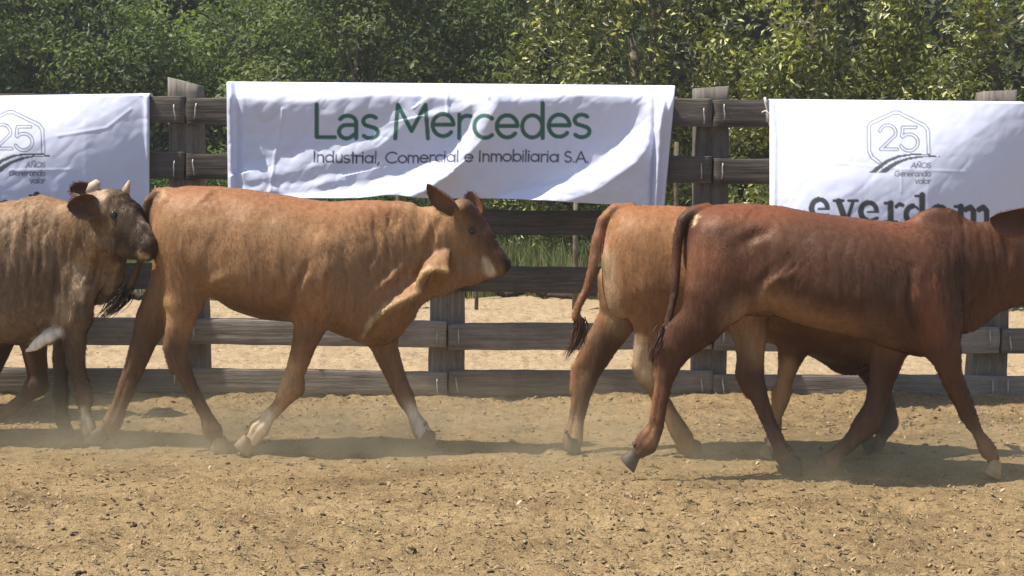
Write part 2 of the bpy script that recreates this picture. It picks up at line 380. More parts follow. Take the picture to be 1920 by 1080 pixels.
# ------------------------------------------------------------------ lettering as strokes
def arc(cx, cy, rx, ry, a0, a1, n=14):
    return [(cx + rx * math.cos(R(a0 + (a1 - a0) * i / n)), cy + ry * math.sin(R(a0 + (a1 - a0) * i / n))) for i in range(n + 1)]
XH = 0.70
def glyph(ch, style):
    """strokes on a cap height of 1: returns (strokes, advance)"""
    o = XH / 2
    if ch == 'L': return [[(.07, 1), (.07, .03), (.56, .03)]], .62
    if ch == 'a':
        if style == 'humanist': return [arc(.28, .47, .23, .21, 150, 0, 10) + [(.51, .0)], arc(.27, .20, .21, .19, 0, 360, 20)[0:0] + [(.51, .40), (.30, .40)] + arc(.25, .20, .20, .20, 90, 300, 12) + [(.51, .16)]], .64
        return [arc(.32, o, .27, o - .02, 0, 360, 24), [(.61, XH), (.61, 0)]], .72
    if ch == 's': return [arc(.25, .52, .19, .16, 40, 230, 12) + [(.27, .35)] + arc(.25, .18, .21, .17, 50, -145, 12)], .52
    if ch == 'M': return [[(.06, 0), (.13, 1), (.50, .22), (.87, 1), (.94, 0)]], 1.02
    if ch == 'e': return [[(.05, o + .02), (.60, o + .02)] + arc(.325, o + .01, .28, o - .02, 5, 320, 22)], .68
    if ch == 'r': return [[(.08, 0), (.08, XH)], [(.08, .42)] + arc(.30, .44, .22, .23, 170, 65, 8)], .44
    if ch == 'c': return [arc(.33, o, .28, o - .02, 48, 312, 22)], .60
    if ch == 'd': return [arc(.32, o, .27, o - .02, 0, 360, 24), [(.60, 1.04), (.60, 0)]], .72
    if ch == 'I': return [[(.09, 1), (.09, 0)]], .24
    if ch == 'n': return [[(.08, 0), (.08, XH)], [(.08, .38)] + arc(.29, .42, .21, .26, 170, 0, 10) + [(.50, 0)]], .60
    if ch == 'u': return [[(.08, XH)] + arc(.28, .26, .20, .25, 180, 360, 10) + [(.48, XH)], [(.48, XH), (.48, 0)]], .58
    if ch == 't': return [[(.16, .98), (.16, 0)], [(.02, XH), (.31, XH)]], .34
    if ch == 'i': return [[(.08, XH), (.08, 0)], [(.08, .93), (.08, .96)]], .20
    if ch == 'l': return [[(.08, 1.08), (.08, 0)]], .20
    if ch == ',': return [[(.14, .08), (.04, -.2)]], .24
    if ch == '.': return [[(.09, .03), (.09, .05)]], .22
    if ch == 'C': return [arc(.48, .5, .44, .49, 45, 315, 26)], .88
    if ch == 'o': return [arc(.33, o, .29, o - .02, 0, 360, 24)], .68
    if ch == 'm': return [[(.08, 0), (.08, XH)], [(.08, .40)] + arc(.25, .44, .17, .24, 170, 0, 8) + [(.42, 0)], [(.42, .40)] + arc(.59, .44, .17, .24, 170, 0, 8) + [(.76, 0)]], .86
    if ch == 'b': return [[(.08, 1.08), (.08, 0)], arc(.36, o, .27, o - .02, 0, 360, 24)], .70
    if ch == 'S': return [arc(.27, .74, .20, .24, 40, 230, 12) + [(.30, .50)] + arc(.27, .25, .23, .24, 55, -145, 12)], .58
    if ch == 'A': return [[(.03, 0), (.38, 1), (.73, 0)], [(.15, .32), (.61, .32)]], .78
    if ch == 'Ñ': return [[(.08, 0), (.08, 1), (.62, 0), (.62, 1)], [(.2, 1.16), (.3, 1.22), (.4, 1.16), (.5, 1.22)]], .74
    if ch == 'O': return [arc(.45, .5, .42, .49, 0, 360, 28)], .92
    if ch == 'G': return [arc(.48, .5, .44, .49, 45, 340, 26) + [(.9, .46), (.55, .46)]], .98
    if ch == 'v': return [[(.03, XH), (.27, 0), (.51, XH)]], .56
    return [], .34
def text_strokes(txt, x0, x1, ybase, cap, style='geo', slant=0.0, rise=None):
    gl, x = [], 0.0
    for ch in txt:
        s, adv = glyph(ch, style); gl.append((s, x)); x += adv
    k = (x1 - x0) / (x - 0.05); out = []
    for s, gx in gl:
        for st in s: out.append([(x0 + (gx + px) * k + slant * py * cap, ybase - py * cap + (rise(x0 + gx * k) if rise else 0)) for px, py in st])
    return out
def stroke_cover(px, py, strokes, width, soft=1.1):
    cov = np.zeros(len(px))
    for st in strokes:
        P = np.array(st); m = width + 3
        sel = np.nonzero((px > P[:, 0].min() - m) & (px < P[:, 0].max() + m) & (py > P[:, 1].min() - m) & (py < P[:, 1].max() + m))[0]
        if len(sel) == 0: continue
        if len(P) == 1: P = np.vstack([P, P + .01])
        d = poly_dist(px[sel], py[sel], [tuple(p) for p in P])
        cov[sel] = np.maximum(cov[sel], np.clip((width / 2 - d) / soft + .5, 0, 1))
    return cov
def poly_cover(px, py, poly):
    ins = np.zeros(len(px), bool); n = len(poly)
    for i in range(n):
        (x0, y0), (x1, y1) = poly[i], poly[(i + 1) % n]
        c = ((y0 > py) != (y1 > py)) & (px < (x1 - x0) * (py - y0) / (y1 - y0 + 1e-9) + x0); ins ^= c
    return ins.astype(float)

# ------------------------------------------------------------------ banners
YB = YF - 0.045
def banner(name, label, x0, x1, top, bot, relief, print_fn, step=0.0052, skew=None):
    """cloth hung over the top plank: relief(px,py) is how far it stands out, in metres"""
    s = YB / FPX; nx = int((x1 - x0) * s / step) + 1; nz = int(max(bot(x) - top(x) for x in (x0, (x0 + x1) / 2, x1)) * s / step) + 1
    u = np.linspace(0, 1, nx); v = np.linspace(0, 1, nz)
    xs = x0 + (x1 - x0) * u; tp = np.array([top(x) for x in xs]); bt = np.array([bot(x) for x in xs])
    PX = np.repeat(xs[:, None], nz, 1); PY = tp[:, None] + (bt - tp)[:, None] * v[None]
    h = relief(PX, PY, np.repeat(u[:, None], nz, 1), np.repeat(v[None], nx, 0))
    Yw = YB - h; X, _, Z = at(PX + (skew(u[:, None], v[None]) if skew else 0), PY, Yw)
    # the part that lies over the plank and hangs a little behind it
    back = [(0.012, 0.006), (0.035, 0.010), (0.07, 0.008), (0.105, -0.004), (0.118, -0.03), (0.12, -0.07), (0.122, -0.12)]
    xb = np.stack([X[:, 0]] * len(back), 1); yb = np.stack([Yw[:, 0] + d for d, z in back], 1); zb = np.stack([Z[:, 0] + z for d, z in back], 1)
    X = np.concatenate([xb[:, ::-1], X], 1); Yv = np.concatenate([yb[:, ::-1], Yw], 1); Z = np.concatenate([zb[:, ::-1], Z], 1)
    n2 = X.shape[1]; I = np.arange(nx * n2).reshape(nx, n2)
    Q = np.stack([I[:-1, :-1], I[:-1, 1:], I[1:, 1:], I[1:, :-1]], -1).reshape(-1, 4)
    col = np.tile(np.array((.79, .82, .98)), (nx, n2, 1)).reshape(-1, 3)
    pc = print_fn(PX.ravel(), PY.ravel())
    fr = np.zeros((nx, n2), bool); fr[:, len(back):] = True
    for cov, rgb in pc:
        f = np.zeros((nx, n2)); f[:, len(back):] = cov.reshape(nx, nz); f = f.ravel()[:, None] * .93
        col = col * (1 - f) + np.array(rgb) * f
    me = np_mesh(name, np.stack([X, Yv, Z], -1).reshape(-1, 3), Q); set_col(me, 'Print', col)
    o = mesh_obj(name, me, M['cloth']); tag(o, label, 'banner', 'cloth banners on the fence')
    so = o.modifiers.new('cloth thickness', 'SOLIDIFY'); so.thickness = 0.0015; so.offset = 1
    return o
def sdist(PX, PY, pts):
    """signed distance to a left-falling curve: positive on its lower-right side"""
    d = poly_dist(PX.ravel(), PY.ravel(), pts).reshape(PX.shape)
    best = np.full(PX.shape, 1e9); sg = np.ones(PX.shape)
    for (ax, ay), (bx, by) in zip(pts[:-1], pts[1:]):
        dx, dy = bx - ax, by - ay; t = np.clip(((PX - ax) * dx + (PY - ay) * dy) / (dx * dx + dy * dy), 0, 1)
        q = np.hypot(PX - ax - t * dx, PY - ay - t * dy); c = (dx * (PY - ay) - dy * (PX - ax)); m = q < best
        best = np.where(m, q, best); sg = np.where(m, -np.sign(c), sg)
    return d * sg
def sstep(a, b, x): t = np.clip((x - a) / (b - a), 0, 1); return t * t * (3 - 2 * t)
def crease(PX, PY, pts, w, amp): return amp * np.exp(-(poly_dist(PX.ravel(), PY.ravel(), pts).reshape(PX.shape) / w) ** 2)
def crumple(PX, PY, seed, a=1.0):
    n = np.abs(fbm(PX / 55, PY / 48, None, seed, 3)); m = np.abs(fbm((PX + PY) / 30, (PY - PX) / 75, None, seed + 9, 2))
    return a * (0.0045 * n + 0.0030 * m)
def relief_mid(PX, PY, u, v):
    y = PY - 160
    h = 0.040 * (1 - np.exp(-y / 10)) - 0.012 * sstep(20, 220, y)
    sag = 20 + 14 * np.sin((PX - 430) / 830 * math.pi * 2.2 + .6) ** 2
    h = h + 0.034 * sstep(0, 1, y / sag) - 0.026 * sstep(0, 70, y - sag)
    for pts, A, w, dec, mx in (([(912, 190), (885, 250), (840, 300), (765, 340), (650, 366), (540, 378)], .085, 46, 60, 1), ([(1236, 170), (1215, 230), (1175, 285), (1105, 335), (1000, 374), (930, 392)], .10, 54, 80, 1),
                           ([(846, 318), (800, 350), (735, 378)], .034, 15, 22, 0), ([(1010, 352), (960, 368), (900, 386)], .022, 11, 16, 0), ([(1085, 338), (1030, 362), (965, 388)], .024, 12, 18, 0),
                           ([(770, 205), (700, 258), (610, 290), (470, 320)], .026, 40, 60, 0), ([(900, 180), (860, 200), (800, 214)], .02, 20, 30, 0), ([(640, 330), (560, 348), (450, 356)], .018, 20, 34, 0)):
        s = sdist(PX, PY, pts)
        h = h + A * sstep(-w / 2, w / 2, s) * np.exp(-np.maximum(s - w / 2, 0) / dec)
    h = h + crease(PX, PY, [(838, 158), (842, 372)], 3, .007) + crease(PX, PY, [(530, 205), (516, 290), (506, 360)], 3, .006) + crease(PX, PY, [(912, 250), (905, 330)], 3, .004) + crease(PX, PY, [(1046, 220), (1042, 300)], 3, .004)
    h = h + crumple(PX, PY, 61, 1.5)
    h = h + 0.03 * np.exp(-((PX - 431) / 6) ** 2) - 0.02 * np.exp(-((PX - 445) / 7) ** 2)
    h = h + 0.05 * np.exp(-((PX - 1240) / 7) ** 2) * sstep(0, 60, y) - 0.03 * np.exp(-((PX - 1228) / 6) ** 2) + .02 * np.exp(-((PX - 1256) / 5) ** 2)
    return h
def relief_diag(pts, seed, edge):
    def f(PX, PY, u, v):
        xs = [p[0] for p in pts]; ys = [p[1] for p in pts]
        yb = np.interp(PX, xs, ys); y0 = PY - 185
        k = YB / FPX
        sl = 0.78
        d = yb - PY; soft = 55.0
        lit = np.where(d > 0, 1, 0)
        up = np.minimum(PY, yb) - 185 - soft * np.log1p(np.exp(-np.abs(d) / soft))
        h = 0.012 + sl * k * (up + soft * .7) - 0.10 * k * np.maximum(PY - yb, 0)
        h = np.maximum(h, 0.004) + crumple(PX, PY, seed, .7)
        for pc, w, a in edge: h = h + crease(PX, PY, pc, w, a)
        return h
    return f
def logo(dx, dy=0):
    """the 25 years mark and the stencilled name, shifted to its banner"""
    Zx = lambda x: 1500 + x / 4.5 + dx
    Zy = lambda y: 190 + y / 4.5 + dy
    P = lambda pts: [(Zx(x), Zy(y)) for x, y in pts]
    def fn(px, py):
        grey = (.10, .11, .13); dark = (.075, .085, .085)
        hexa = [(665, 515), (605, 470), (583, 420), (580, 215), (600, 185), (790, 97), (830, 97), (1050, 205), (1078, 245), (1086, 435)]
        two = arc(740, 290, 62, 88, 155, 360, 14)[0:0] + [(672, 250)] + [(740 + 68 * math.cos(R(a)), 268 + 66 * math.sin(R(a))) for a in range(195, 385, 14)] + [(680, 405), (820, 405)]
        five = [(978, 220), (868, 220), (858, 292)] + [(920 + 74 * math.cos(R(a)), 348 + 70 * math.sin(R(a))) for a in range(222, 525, 14)]
        def double(st, gap, w):
            a = stroke_cover(px, py, [P(st)], gap + w); b = stroke_cover(px, py, [P(st)], gap - w * .6); return np.clip(a - b, 0, 1)
        marks = np.maximum(np.maximum(double(hexa, 5.4, 2.0), double(two, 4.6, 2.3)), double(five, 4.6, 2.3))
        road1 = [(580, 605), (640, 555), (720, 498), (820, 458), (930, 443), (1060, 445), (1190, 470), (1060, 458), (940, 458), (840, 475), (750, 515), (690, 560), (635, 607)]
        road2 = [(655, 607), (720, 555), (800, 510), (900, 476), (1000, 462), (1150, 468), (1010, 476), (910, 496), (820, 535), (760, 575), (725, 607)]
        sw = np.maximum(poly_cover(px, py, P(road1)), poly_cover(px, py, P(road2)))
        tx = text_strokes('AÑOS', Zx(935), Zx(1100), Zy(562), 9.5, 'geo', .15) + text_strokes('Generando', Zx(795), Zx(1100), Zy(632), 9.5, 'geo', .12) + text_strokes('valor', Zx(970), Zx(1100), Zy(695), 9.5, 'geo', .12)
        tc = stroke_cover(px, py, tx, 2.1, 1.2)
        # stencil slab lettering
        yt, yb_, w = 0, 0, 44
        def L(ch, x, y, s=1.0):
            q = lambda pts: [(x + a * s, y + b * s) for a, b in pts]
            bowl = [(88 + 70 * math.cos(R(a)), 95 + 78 * math.sin(R(a))) for a in range(0, 361, 15)]
            if ch == 'e': return [(q([(90 + 68 * math.cos(R(a)), 95 + 76 * math.sin(R(a))) for a in range(105, 262, 12)]), 42), (q([(90 + 66 * math.cos(R(a)), 95 + 76 * math.sin(R(a))) for a in range(285, 352, 11)]), 36), (q([(80, 98), (170, 98)]), 16), (q([(100, 172), (160, 150)]), 26)]
            if ch == 'v': return [(q([(5, 20), (85, 20)]), 22), (q([(130, 20), (205, 20)]), 22), (q([(45, 25), (98, 178)]), 46), (q([(168, 25), (125, 160)]), 28)]
            if ch == 'r': return [(q([(0, 22), (50, 22)]), 22), (q([(50, 22), (50, 178)]), 46), (q([(0, 178), (100, 178)]), 22), (q([(96, 50), (125, 28), (150, 40)]), 30)]
            if ch == 'd': return [(q([(90 + 64 * math.cos(R(a)), 98 + 72 * math.sin(R(a))) for a in range(95, 266, 12)]), 42), (q([(105, -58), (150, -58)]), 20), (q([(162, -66), (162, 178)]), 46), (q([(162, 178), (205, 178)]), 22), (q([(112, 34), (128, 52)]), 18)]
            if ch == 'm': return [(q([(0, 22), (50, 22)]), 22), (q([(50, 22), (50, 178)]), 46), (q([(5, 178), (95, 178)]), 22), (q([(92, 48), (130, 28), (158, 60), (158, 178)]), 42), (q([(120, 178), (200, 178)]), 22), (q([(204, 48), (240, 28), (268, 60), (268, 178)]), 42), (q([(230, 178), (310, 178)]), 22)]
        cov = np.zeros(len(px))
        for ch, x, y in (('e', 75, 810), ('v', 280, 818), ('e', 490, 836), ('r', 715, 838), ('d', 868, 858), ('e', 1085, 868), ('m', 1305, 865)):
            for st, wd in L(ch, x, y): cov = np.maximum(cov, stroke_cover(px, py, [P(st)], wd / 4.5 * 1.15, 1.0))
        return [(marks, grey), (sw, dark), (tc, (.20, .21, .26)), (cov, (.035, .032, .030))]
    return fn
def print_mid(px, py):
    rise = lambda x: -3.5 * math.exp(-((x - 800) / 55.0) ** 2) + 1.5 * math.sin((x - 590) / 120)
    a = text_strokes('Las Mercedes', 589, 1106, 259, 63, 'humanist', 0, rise)
    b = text_strokes('Industrial, Comercial e Inmobiliaria S.A.', 587, 1104, 304, 20, 'geo', .03, lambda x: 1.6 * math.sin((x - 590) / 75.0))
    return [(stroke_cover(px, py, a, 7.8), (.016, .14, .092)), (stroke_cover(px, py, b, 3.1, 1.2), (.03, .03, .075))]
def build_banners():
    banner('banner', 'white cloth banner lettered in green, hung at the middle of the fence', 425, 1260, lambda x: 156 + (x - 425) * .009, lambda x: 372 + 14 * sstep(900, 1240, x) - 6 * math.exp(-((x - 735) / 40) ** 2), relief_mid, print_mid, skew=lambda u, v: 6 * sstep(.93, 1, u) * (1 - 3.4 * v) + 3 * v * sstep(.06, 0, u))
    banner('banner', 'white cloth banner at right with grey 25 mark above black stencil lettering', 1443, 1921, lambda x: 189 + (x - 1443) * .010, lambda x: 428 + (x - 1443) * .004,
           relief_diag([(1443, 460), (1520, 400), (1620, 345), (1740, 305), (1820, 258), (1880, 215), (1921, 185)], 71, [([(1447, 195), (1452, 260), (1450, 400)], 5, .012), ([(1560, 305), (1700, 318), (1810, 322)], 2.5, .0016), ([(1690, 320), (1690, 360)], 2, .002)]), logo(0))
    banner('banner', 'white cloth banner at left edge with grey 25 mark, behind the shaggy calf', -205, 280, lambda x: 186 - (x + 205) * .016, lambda x: 428 - (x + 205) * .010,
           relief_diag([(-205, 400), (-100, 360), (0, 300), (80, 262), (160, 236), (230, 200), (280, 172)], 83, [([(276, 182), (277, 300), (280, 420)], 5, .016), ([(110, 255), (200, 240), (245, 205)], 3, .003), ([(20, 320), (130, 318)], 2.5, .0018)]), logo(-1660, -1))
    # tie cords
    for label, px, py in (('white tie cord knotted at the left corner of the right banner', 1440, 205), ('loose white cord end at the top corner of the right banner', 1436, 190)):
        pts = [at(px + a, py + b, YB - .035 - c) for a, b, c in ((-12, 6, 0), (-5, 3, .01), (2, 8, .012), (6, 22, .01), (9, 34, .0))] if py > 200 else [at(px + a, py + b, YB - .03) for a, b in ((-2, -8), (0, 4), (3, 18), (5, 30), (6, 46))]
        tag(mesh_obj('tie_cord', tube_mesh('tie_cord', pts, [.004, .006, .006, .004, .002] if py > 200 else [.007, .008, .005, .006, .003], 6), M['rope']), label, 'cord')

# ------------------------------------------------------------------ vegetation
def leaves(C, size, nrm, tint, aspect=0.5):
    """diamond leaves folded along the midrib at centres C"""
    n = len(C); a = rng.normal(0, 1, (n, 3)); nrm = nrm / np.linalg.norm(nrm, axis=1)[:, None]
    a -= nrm * (a * nrm).sum(1)[:, None]; a /= np.linalg.norm(a, axis=1)[:, None]; b = np.cross(nrm, a)
    L = size[:, None]; W = L * aspect * rng.uniform(.7, 1.2, (n, 1))
    V = np.stack([C - a * L * .5, C + b * W * .5 + nrm * W * .18, C + a * L * .5 - nrm * L * .12, C - b * W * .5 + nrm * W * .18], 1).reshape(-1, 3)
    k = 4 * np.arange(n)[:, None]; T = np.concatenate([k + np.array([[0, 2, 1]]), k + np.array([[0, 3, 2]])])
    return V, T, np.repeat(tint, 4, 0)
def tree(name, label, cat, X, Y, H, clumps, nleaf, lsize, mat, c0, c1, aspect=.5, low=0.0, group=None, trunk_r=.09, clump_sd=.30, seed=0, yellow=None, droop=None):
    root = empty(name, (X, Y, 0)); tag(root, label, cat, group)
    r_ = np.random.default_rng(seed + 900)
    # crown: leafy sprays gathered on a shell and through the volume
    cl = []
    for cx, cy, cz, rx, ry, rz, w in clumps:
        m = max(4, int(w))
        d = r_.normal(0, 1, (m, 3)); d /= np.linalg.norm(d, axis=1)[:, None]
        rad = r_.uniform(.45, 1.0, m)[:, None] ** .6
        cl.append(np.array((cx, cy, cz)) + d * rad * np.array((rx, ry, rz)))
    cl = np.concatenate(cl); cl = cl[cl[:, 2] > low]
    # limbs
    tr = [(0, 0, -.1), (.05 * r_.normal(), .05, H * .18), (.12 * r_.normal(), .05, H * .38), (.2 * r_.normal(), 0, H * .62), (.25 * r_.normal(), 0, H * .85)]
    t = mesh_obj('trunk', tube_mesh('trunk', tr, [trunk_r * 1.25, trunk_r, trunk_r * .8, trunk_r * .5, trunk_r * .2], 9, .08, seed), M['bark'], root)
    for k in range(9):
        e = cl[r_.integers(len(cl))]; h0 = r_.uniform(.12, .6) * H; s = np.array(tr[2]) * (h0 / (H * .38)); s[2] = h0
        mid = s * .5 + e * .5 + np.array((0, 0, -.06)) + r_.normal(0, .04, 3)
        mesh_obj('limb', tube_mesh('limb', [s, s * .75 + mid * .25, mid, mid * .4 + e * .6, e], [trunk_r * .5, trunk_r * .4, trunk_r * .28, trunk_r * .16, .006], 6, .08, seed + k), M['bark'], root)
    per = max(1, nleaf // len(cl)); idx = np.repeat(np.arange(len(cl)), per); n = len(idx)
    off = r_.normal(0, 1, (n, 3)) * clump_sd * np.array((1, .9, .62)); off[:, 2] -= 0.25 * clump_sd * (off[:, 0] ** 2 + off[:, 1] ** 2) / clump_sd ** 2 * .5
    if droop:
        az = r_.uniform(0, 6.28, len(cl))[idx]; u = r_.random(n) ** .8 * droop
        off = np.stack([np.cos(az) * u * .45, np.sin(az) * u * .3, -u], 1) + r_.normal(0, 1, (n, 3)) * clump_sd * np.array((.55, .5, .45))
    C = cl[idx] + off
    k = C[:, 2] > max(low - .15, 0.03); C, idx, off = C[k], idx[k], off[k]; n = len(C)
    nrm = off / clump_sd * .45 + r_.normal(0, .65, (n, 3)) + np.array((0, -.10, .75))
    tone = r_.random((len(cl), 1))[idx] * .7 + r_.random((n, 1)) * .3
    tone = tone ** 1.7; tint = np.array(c0) * (1 - tone) + np.array(c1) * tone
    if yellow is not None:
        m = r_.random((n, 1)) < .10; tint = np.where(m, np.array(yellow), tint)
    V, T, tc = leaves(C, lsize * r_.uniform(.6, 1.35, n), nrm, tint, aspect)
    me = np_mesh('crown', V, None, T, smooth=False); set_col(me, 'Tint', tc)
    mesh_obj('crown', me, mat, root)
    return root
def build_plants():
    g = 'trees and bushes behind the fence'
    D0, D1 = (.078, .112, .046), (.25, .31, .12)
    # far left row of small leaved trees: x, y, height, half width
    left = [(-8.6, 20.5, 4.9, 1.9, 'leftmost dark small-leaved tree behind the left banner'), (-6.2, 21.3, 4.6, 1.9, 'dark dense tree above the top right corner of the left banner'), (-3.9, 22.3, 3.75, 1.5, 'lower dark tree with sky above it, over the left end of the middle banner'),
            (-2.0, 20.8, 4.7, 1.7, 'feathery green tree above the left half of the middle banner'), (0.15, 21.5, 5.0, 1.8, 'green tree above the centre of the middle banner, left of the bright leaves')]
    for i, (x, y, h, w, lab) in enumerate(left):
        cl = [(0, 0, h * .55, w, 1.0, h * .42, 95), (-.5 * w, -.2, h * .32, .9, .8, h * .26, 40), (.5 * w, -.1, h * .34, .9, .8, h * .28, 40), (.1, -.5, h * .2, w * .9, .6, .8, 36)]
        tree('tree', lab, 'tree', x, y, h, cl, 46000, .085, M['leaf_dark'], D0 if i != 3 else (.08, .105, .048), D1 if i < 3 else (.25, .29, .125), .5, .15, g, .06, .22, i * 7)
    back = [(-9.9, 25.5, 5.6), (-7.0, 26.5, 5.4), (-1.4, 26, 5.6), (1.2, 25.5, 5.8), (4.2, 26, 6.0), (7.5, 26, 6), (10.6, 25, 6), (-4.3, 27, 4.35)]
    names = ('farthest left', 'second from the left', 'third from the left', 'fourth from the left', 'fifth from the left', 'sixth from the left', 'last on the right', 'low one under the patch of sky')
    for i, (x, y, h) in enumerate(back):
        cl = [(0, 0, h * .55, 2.6, 1.2, h * .45, 170), (0, 0, h * .25, 2.5, 1.0, h * .25, 90)]
        tree('tree', 'dark tree in the rear row of the thicket, ' + names[i], 'tree', x, y, h, cl, 34000, .20, M['leaf_dark'], (.045, .062, .03), (.11, .14, .06), .6, .1, g, .08, .34, 100 + i * 7)
    L0, L1, YL = (.055, .062, .024), (.42, .44, .14), (.62, .60, .25)
    right = [(1.25, 16.0, 4.4, 1.15, 'yellow-green leafy tree above the right half of the middle banner'), (2.9, 15.2, 4.6, 1.2, 'bright-leaved tree behind the fence post between the middle and right banners'),
             (4.55, 14.6, 4.8, 1.25, 'glossy bright-leaved tree above the right banner'), (6.2, 14.8, 4.8, 1.3, 'rightmost glossy-leaved tree at the edge of the photo')]
    for i, (x, y, h, w, lab) in enumerate(right):
        cl = [(0, 0, h * .62, w, .9, h * .36, 40), (-.3, -.35, h * .38, w * .85, .55, h * .25, 22), (.35, -.2, h * .30, w * .8, .6, h * .25, 18), (0, 0, h * .16, w * .9, .5, .5, 10)]
        tree('tree', lab, 'tree', x, y, h, cl, 26000, .078, M['leaf_light'], L0, L1 if i else (.22, .235, .08), .42, .1, g, .07, .17, 200 + i * 7, YL, .75)
    bush = [(-5.6, 17.4, 'low bush behind the left banner'), (-3.2, 17.6, 'low bush under the left end of the middle banner'), (-.9, 17.3, 'low bush under the middle of the middle banner'), (1.5, 17.2, 'low bush seen below the right end of the middle banner'), (3.4, 16.6, 'low bush in the gap between the middle and right banners'), (5.6, 16.4, 'low bush behind the right banner')]
    for i, (x, y, lab) in enumerate(bush):
        cl = [(0, 0, .75, 1.3, .5, .6, 90), (-.6, -.1, .5, .6, .4, .4, 25), (.6, 0, .6, .6, .4, .5, 25)]
        tree('bush', lab, 'bush', x, y, 1.3, cl, 15000, .06, M['leaf_dark'], (.045, .085, .025), (.13, .19, .055), .45, .05, 'bushes behind the dirt track', .03, .16, 300 + i * 7)
    # tall grass along the far side of the track
    n = 42000; X = rng.uniform(-8.5, 8.5, n); Y = 14.95 + rng.random(n) ** 1.3 * 2.6 + .25 * vnoise(X * 1.3, X * 0, None, 5)
    hgt = rng.uniform(.25, .62, n) * (1 + .35 * vnoise(X * .9, Y, None, 6)) * np.clip((Y - 14.5) / .7, .45, 1)
    a = rng.uniform(0, 6.28, n); lean = rng.uniform(.05, .45, n) * hgt; w = rng.uniform(.004, .009, n)
    d = np.stack([np.cos(a), np.sin(a) * .6, 0 * a], 1); s = np.stack([np.ones(n), .3 * np.sin(a * 3), 0 * a], 1) * w[:, None]
    B = np.stack([X, Y, 0 * X - .02], 1); Mi = B + d * (lean * .35)[:, None] + np.stack([0 * X, 0 * X, hgt * .6], 1); Tp = B + d * lean[:, None] + np.stack([0 * X, 0 * X, hgt], 1)
    V = np.stack([B - s, B + s, Mi - s * .8, Mi + s * .8, Tp], 1).reshape(-1, 3); k = 5 * np.arange(n)[:, None]
    T = np.concatenate([k + np.array([[0, 1, 3]]), k + np.array([[0, 3, 2]]), k + np.array([[2, 3, 4]])])
    t = rng.random((n, 1)); tint = np.array((.11, .14, .05)) * (1 - t) + np.array((.30, .33, .15)) * t; tint = np.where(rng.random((n, 1)) < .15, np.array((.42, .36, .19)), tint)
    me = np_mesh('tall_grass', V, None, T, smooth=False); set_col(me, 'Tint', np.repeat(tint, 5, 0))
    tag(mesh_obj('tall_grass', me, M['grass']), 'tall green grass along the far side of the dirt track', 'grass', kind='stuff')
    # thin stakes of the wire fence and the dead branch at the grass edge
    for px, w, top, bot, lab in ((1078, .026, 372, 578, 'thin grey stake behind the fence, left of the swung tail'), (1267, .024, 266, 575, 'thin stake standing just right of the middle banner'), (745, .026, 330, 575, 'thin stake under the middle banner, behind the tan cow'), (893, .018, 470, 578, 'short thin stake beside the muzzle of the tan cow')):
        Y = ground_y(bot); A, B = at(px, bot, Y), at(px + 2, top, Y)
        tag(mesh_obj('stake', tube_mesh('stake', [(A[0], A[1], -.1), (A[0] + .004, A[1], B[2] * .4), (B[0] - .004, B[1], B[2] * .8), B], [w, w * .95, w * .9, w * .8], 8, .08, px), M['bark']), lab, 'stake', 'thin stakes behind the fence')
    Y0 = ground_y(556)
    def branch(lab, pts, r, seed):
        P = [np.array(at(x, y, ground_y(y + 3))) for x, y in pts]
        P = [p * np.array((1, 1, 0)) + np.array((0, 0, .03 + .02 * math.sin(i * 2.3))) for i, p in enumerate(P)]
        root = empty('fallen_branch', (0, 0, 0)); root.location = (P[0][0], P[0][1], 0); b0 = root.location
        tag(root, lab, 'branch', 'dead branches at the grass edge')
        mesh_obj('stem', tube_mesh('stem', P, np.linspace(r, r * .5, len(P)), 7, .15, seed, base=tuple(b0)), M['twig'], root)
        for i in range(1, len(P) - 1):
            q = P[i] + np.array((random.uniform(-.5, .5), random.uniform(-.15, .15), random.uniform(.05, .16)))
            mesh_obj('twig', tube_mesh('twig', [P[i], (P[i] + q) / 2 + (0, 0, .03), q], [r * .4, r * .3, .004], 5, .1, i, base=tuple(b0)), M['twig'], root)
    branch('dark fallen branch along the grass edge, right of the tan cow muzzle', [(868, 552), (905, 546), (950, 553), (990, 548), (1030, 556), (1075, 557), (1118, 556)], .045, 5)
    branch('thin dead branch lying behind the legs of the two left animals', [(195, 556), (225, 550), (262, 556), (300, 552), (400, 556), (440, 552)], .035, 9)
    branch('dead branch lying beyond the fence at the right edge', [(1880, 556), (1920, 560), (1990, 556), (2050, 558)], .035, 12)
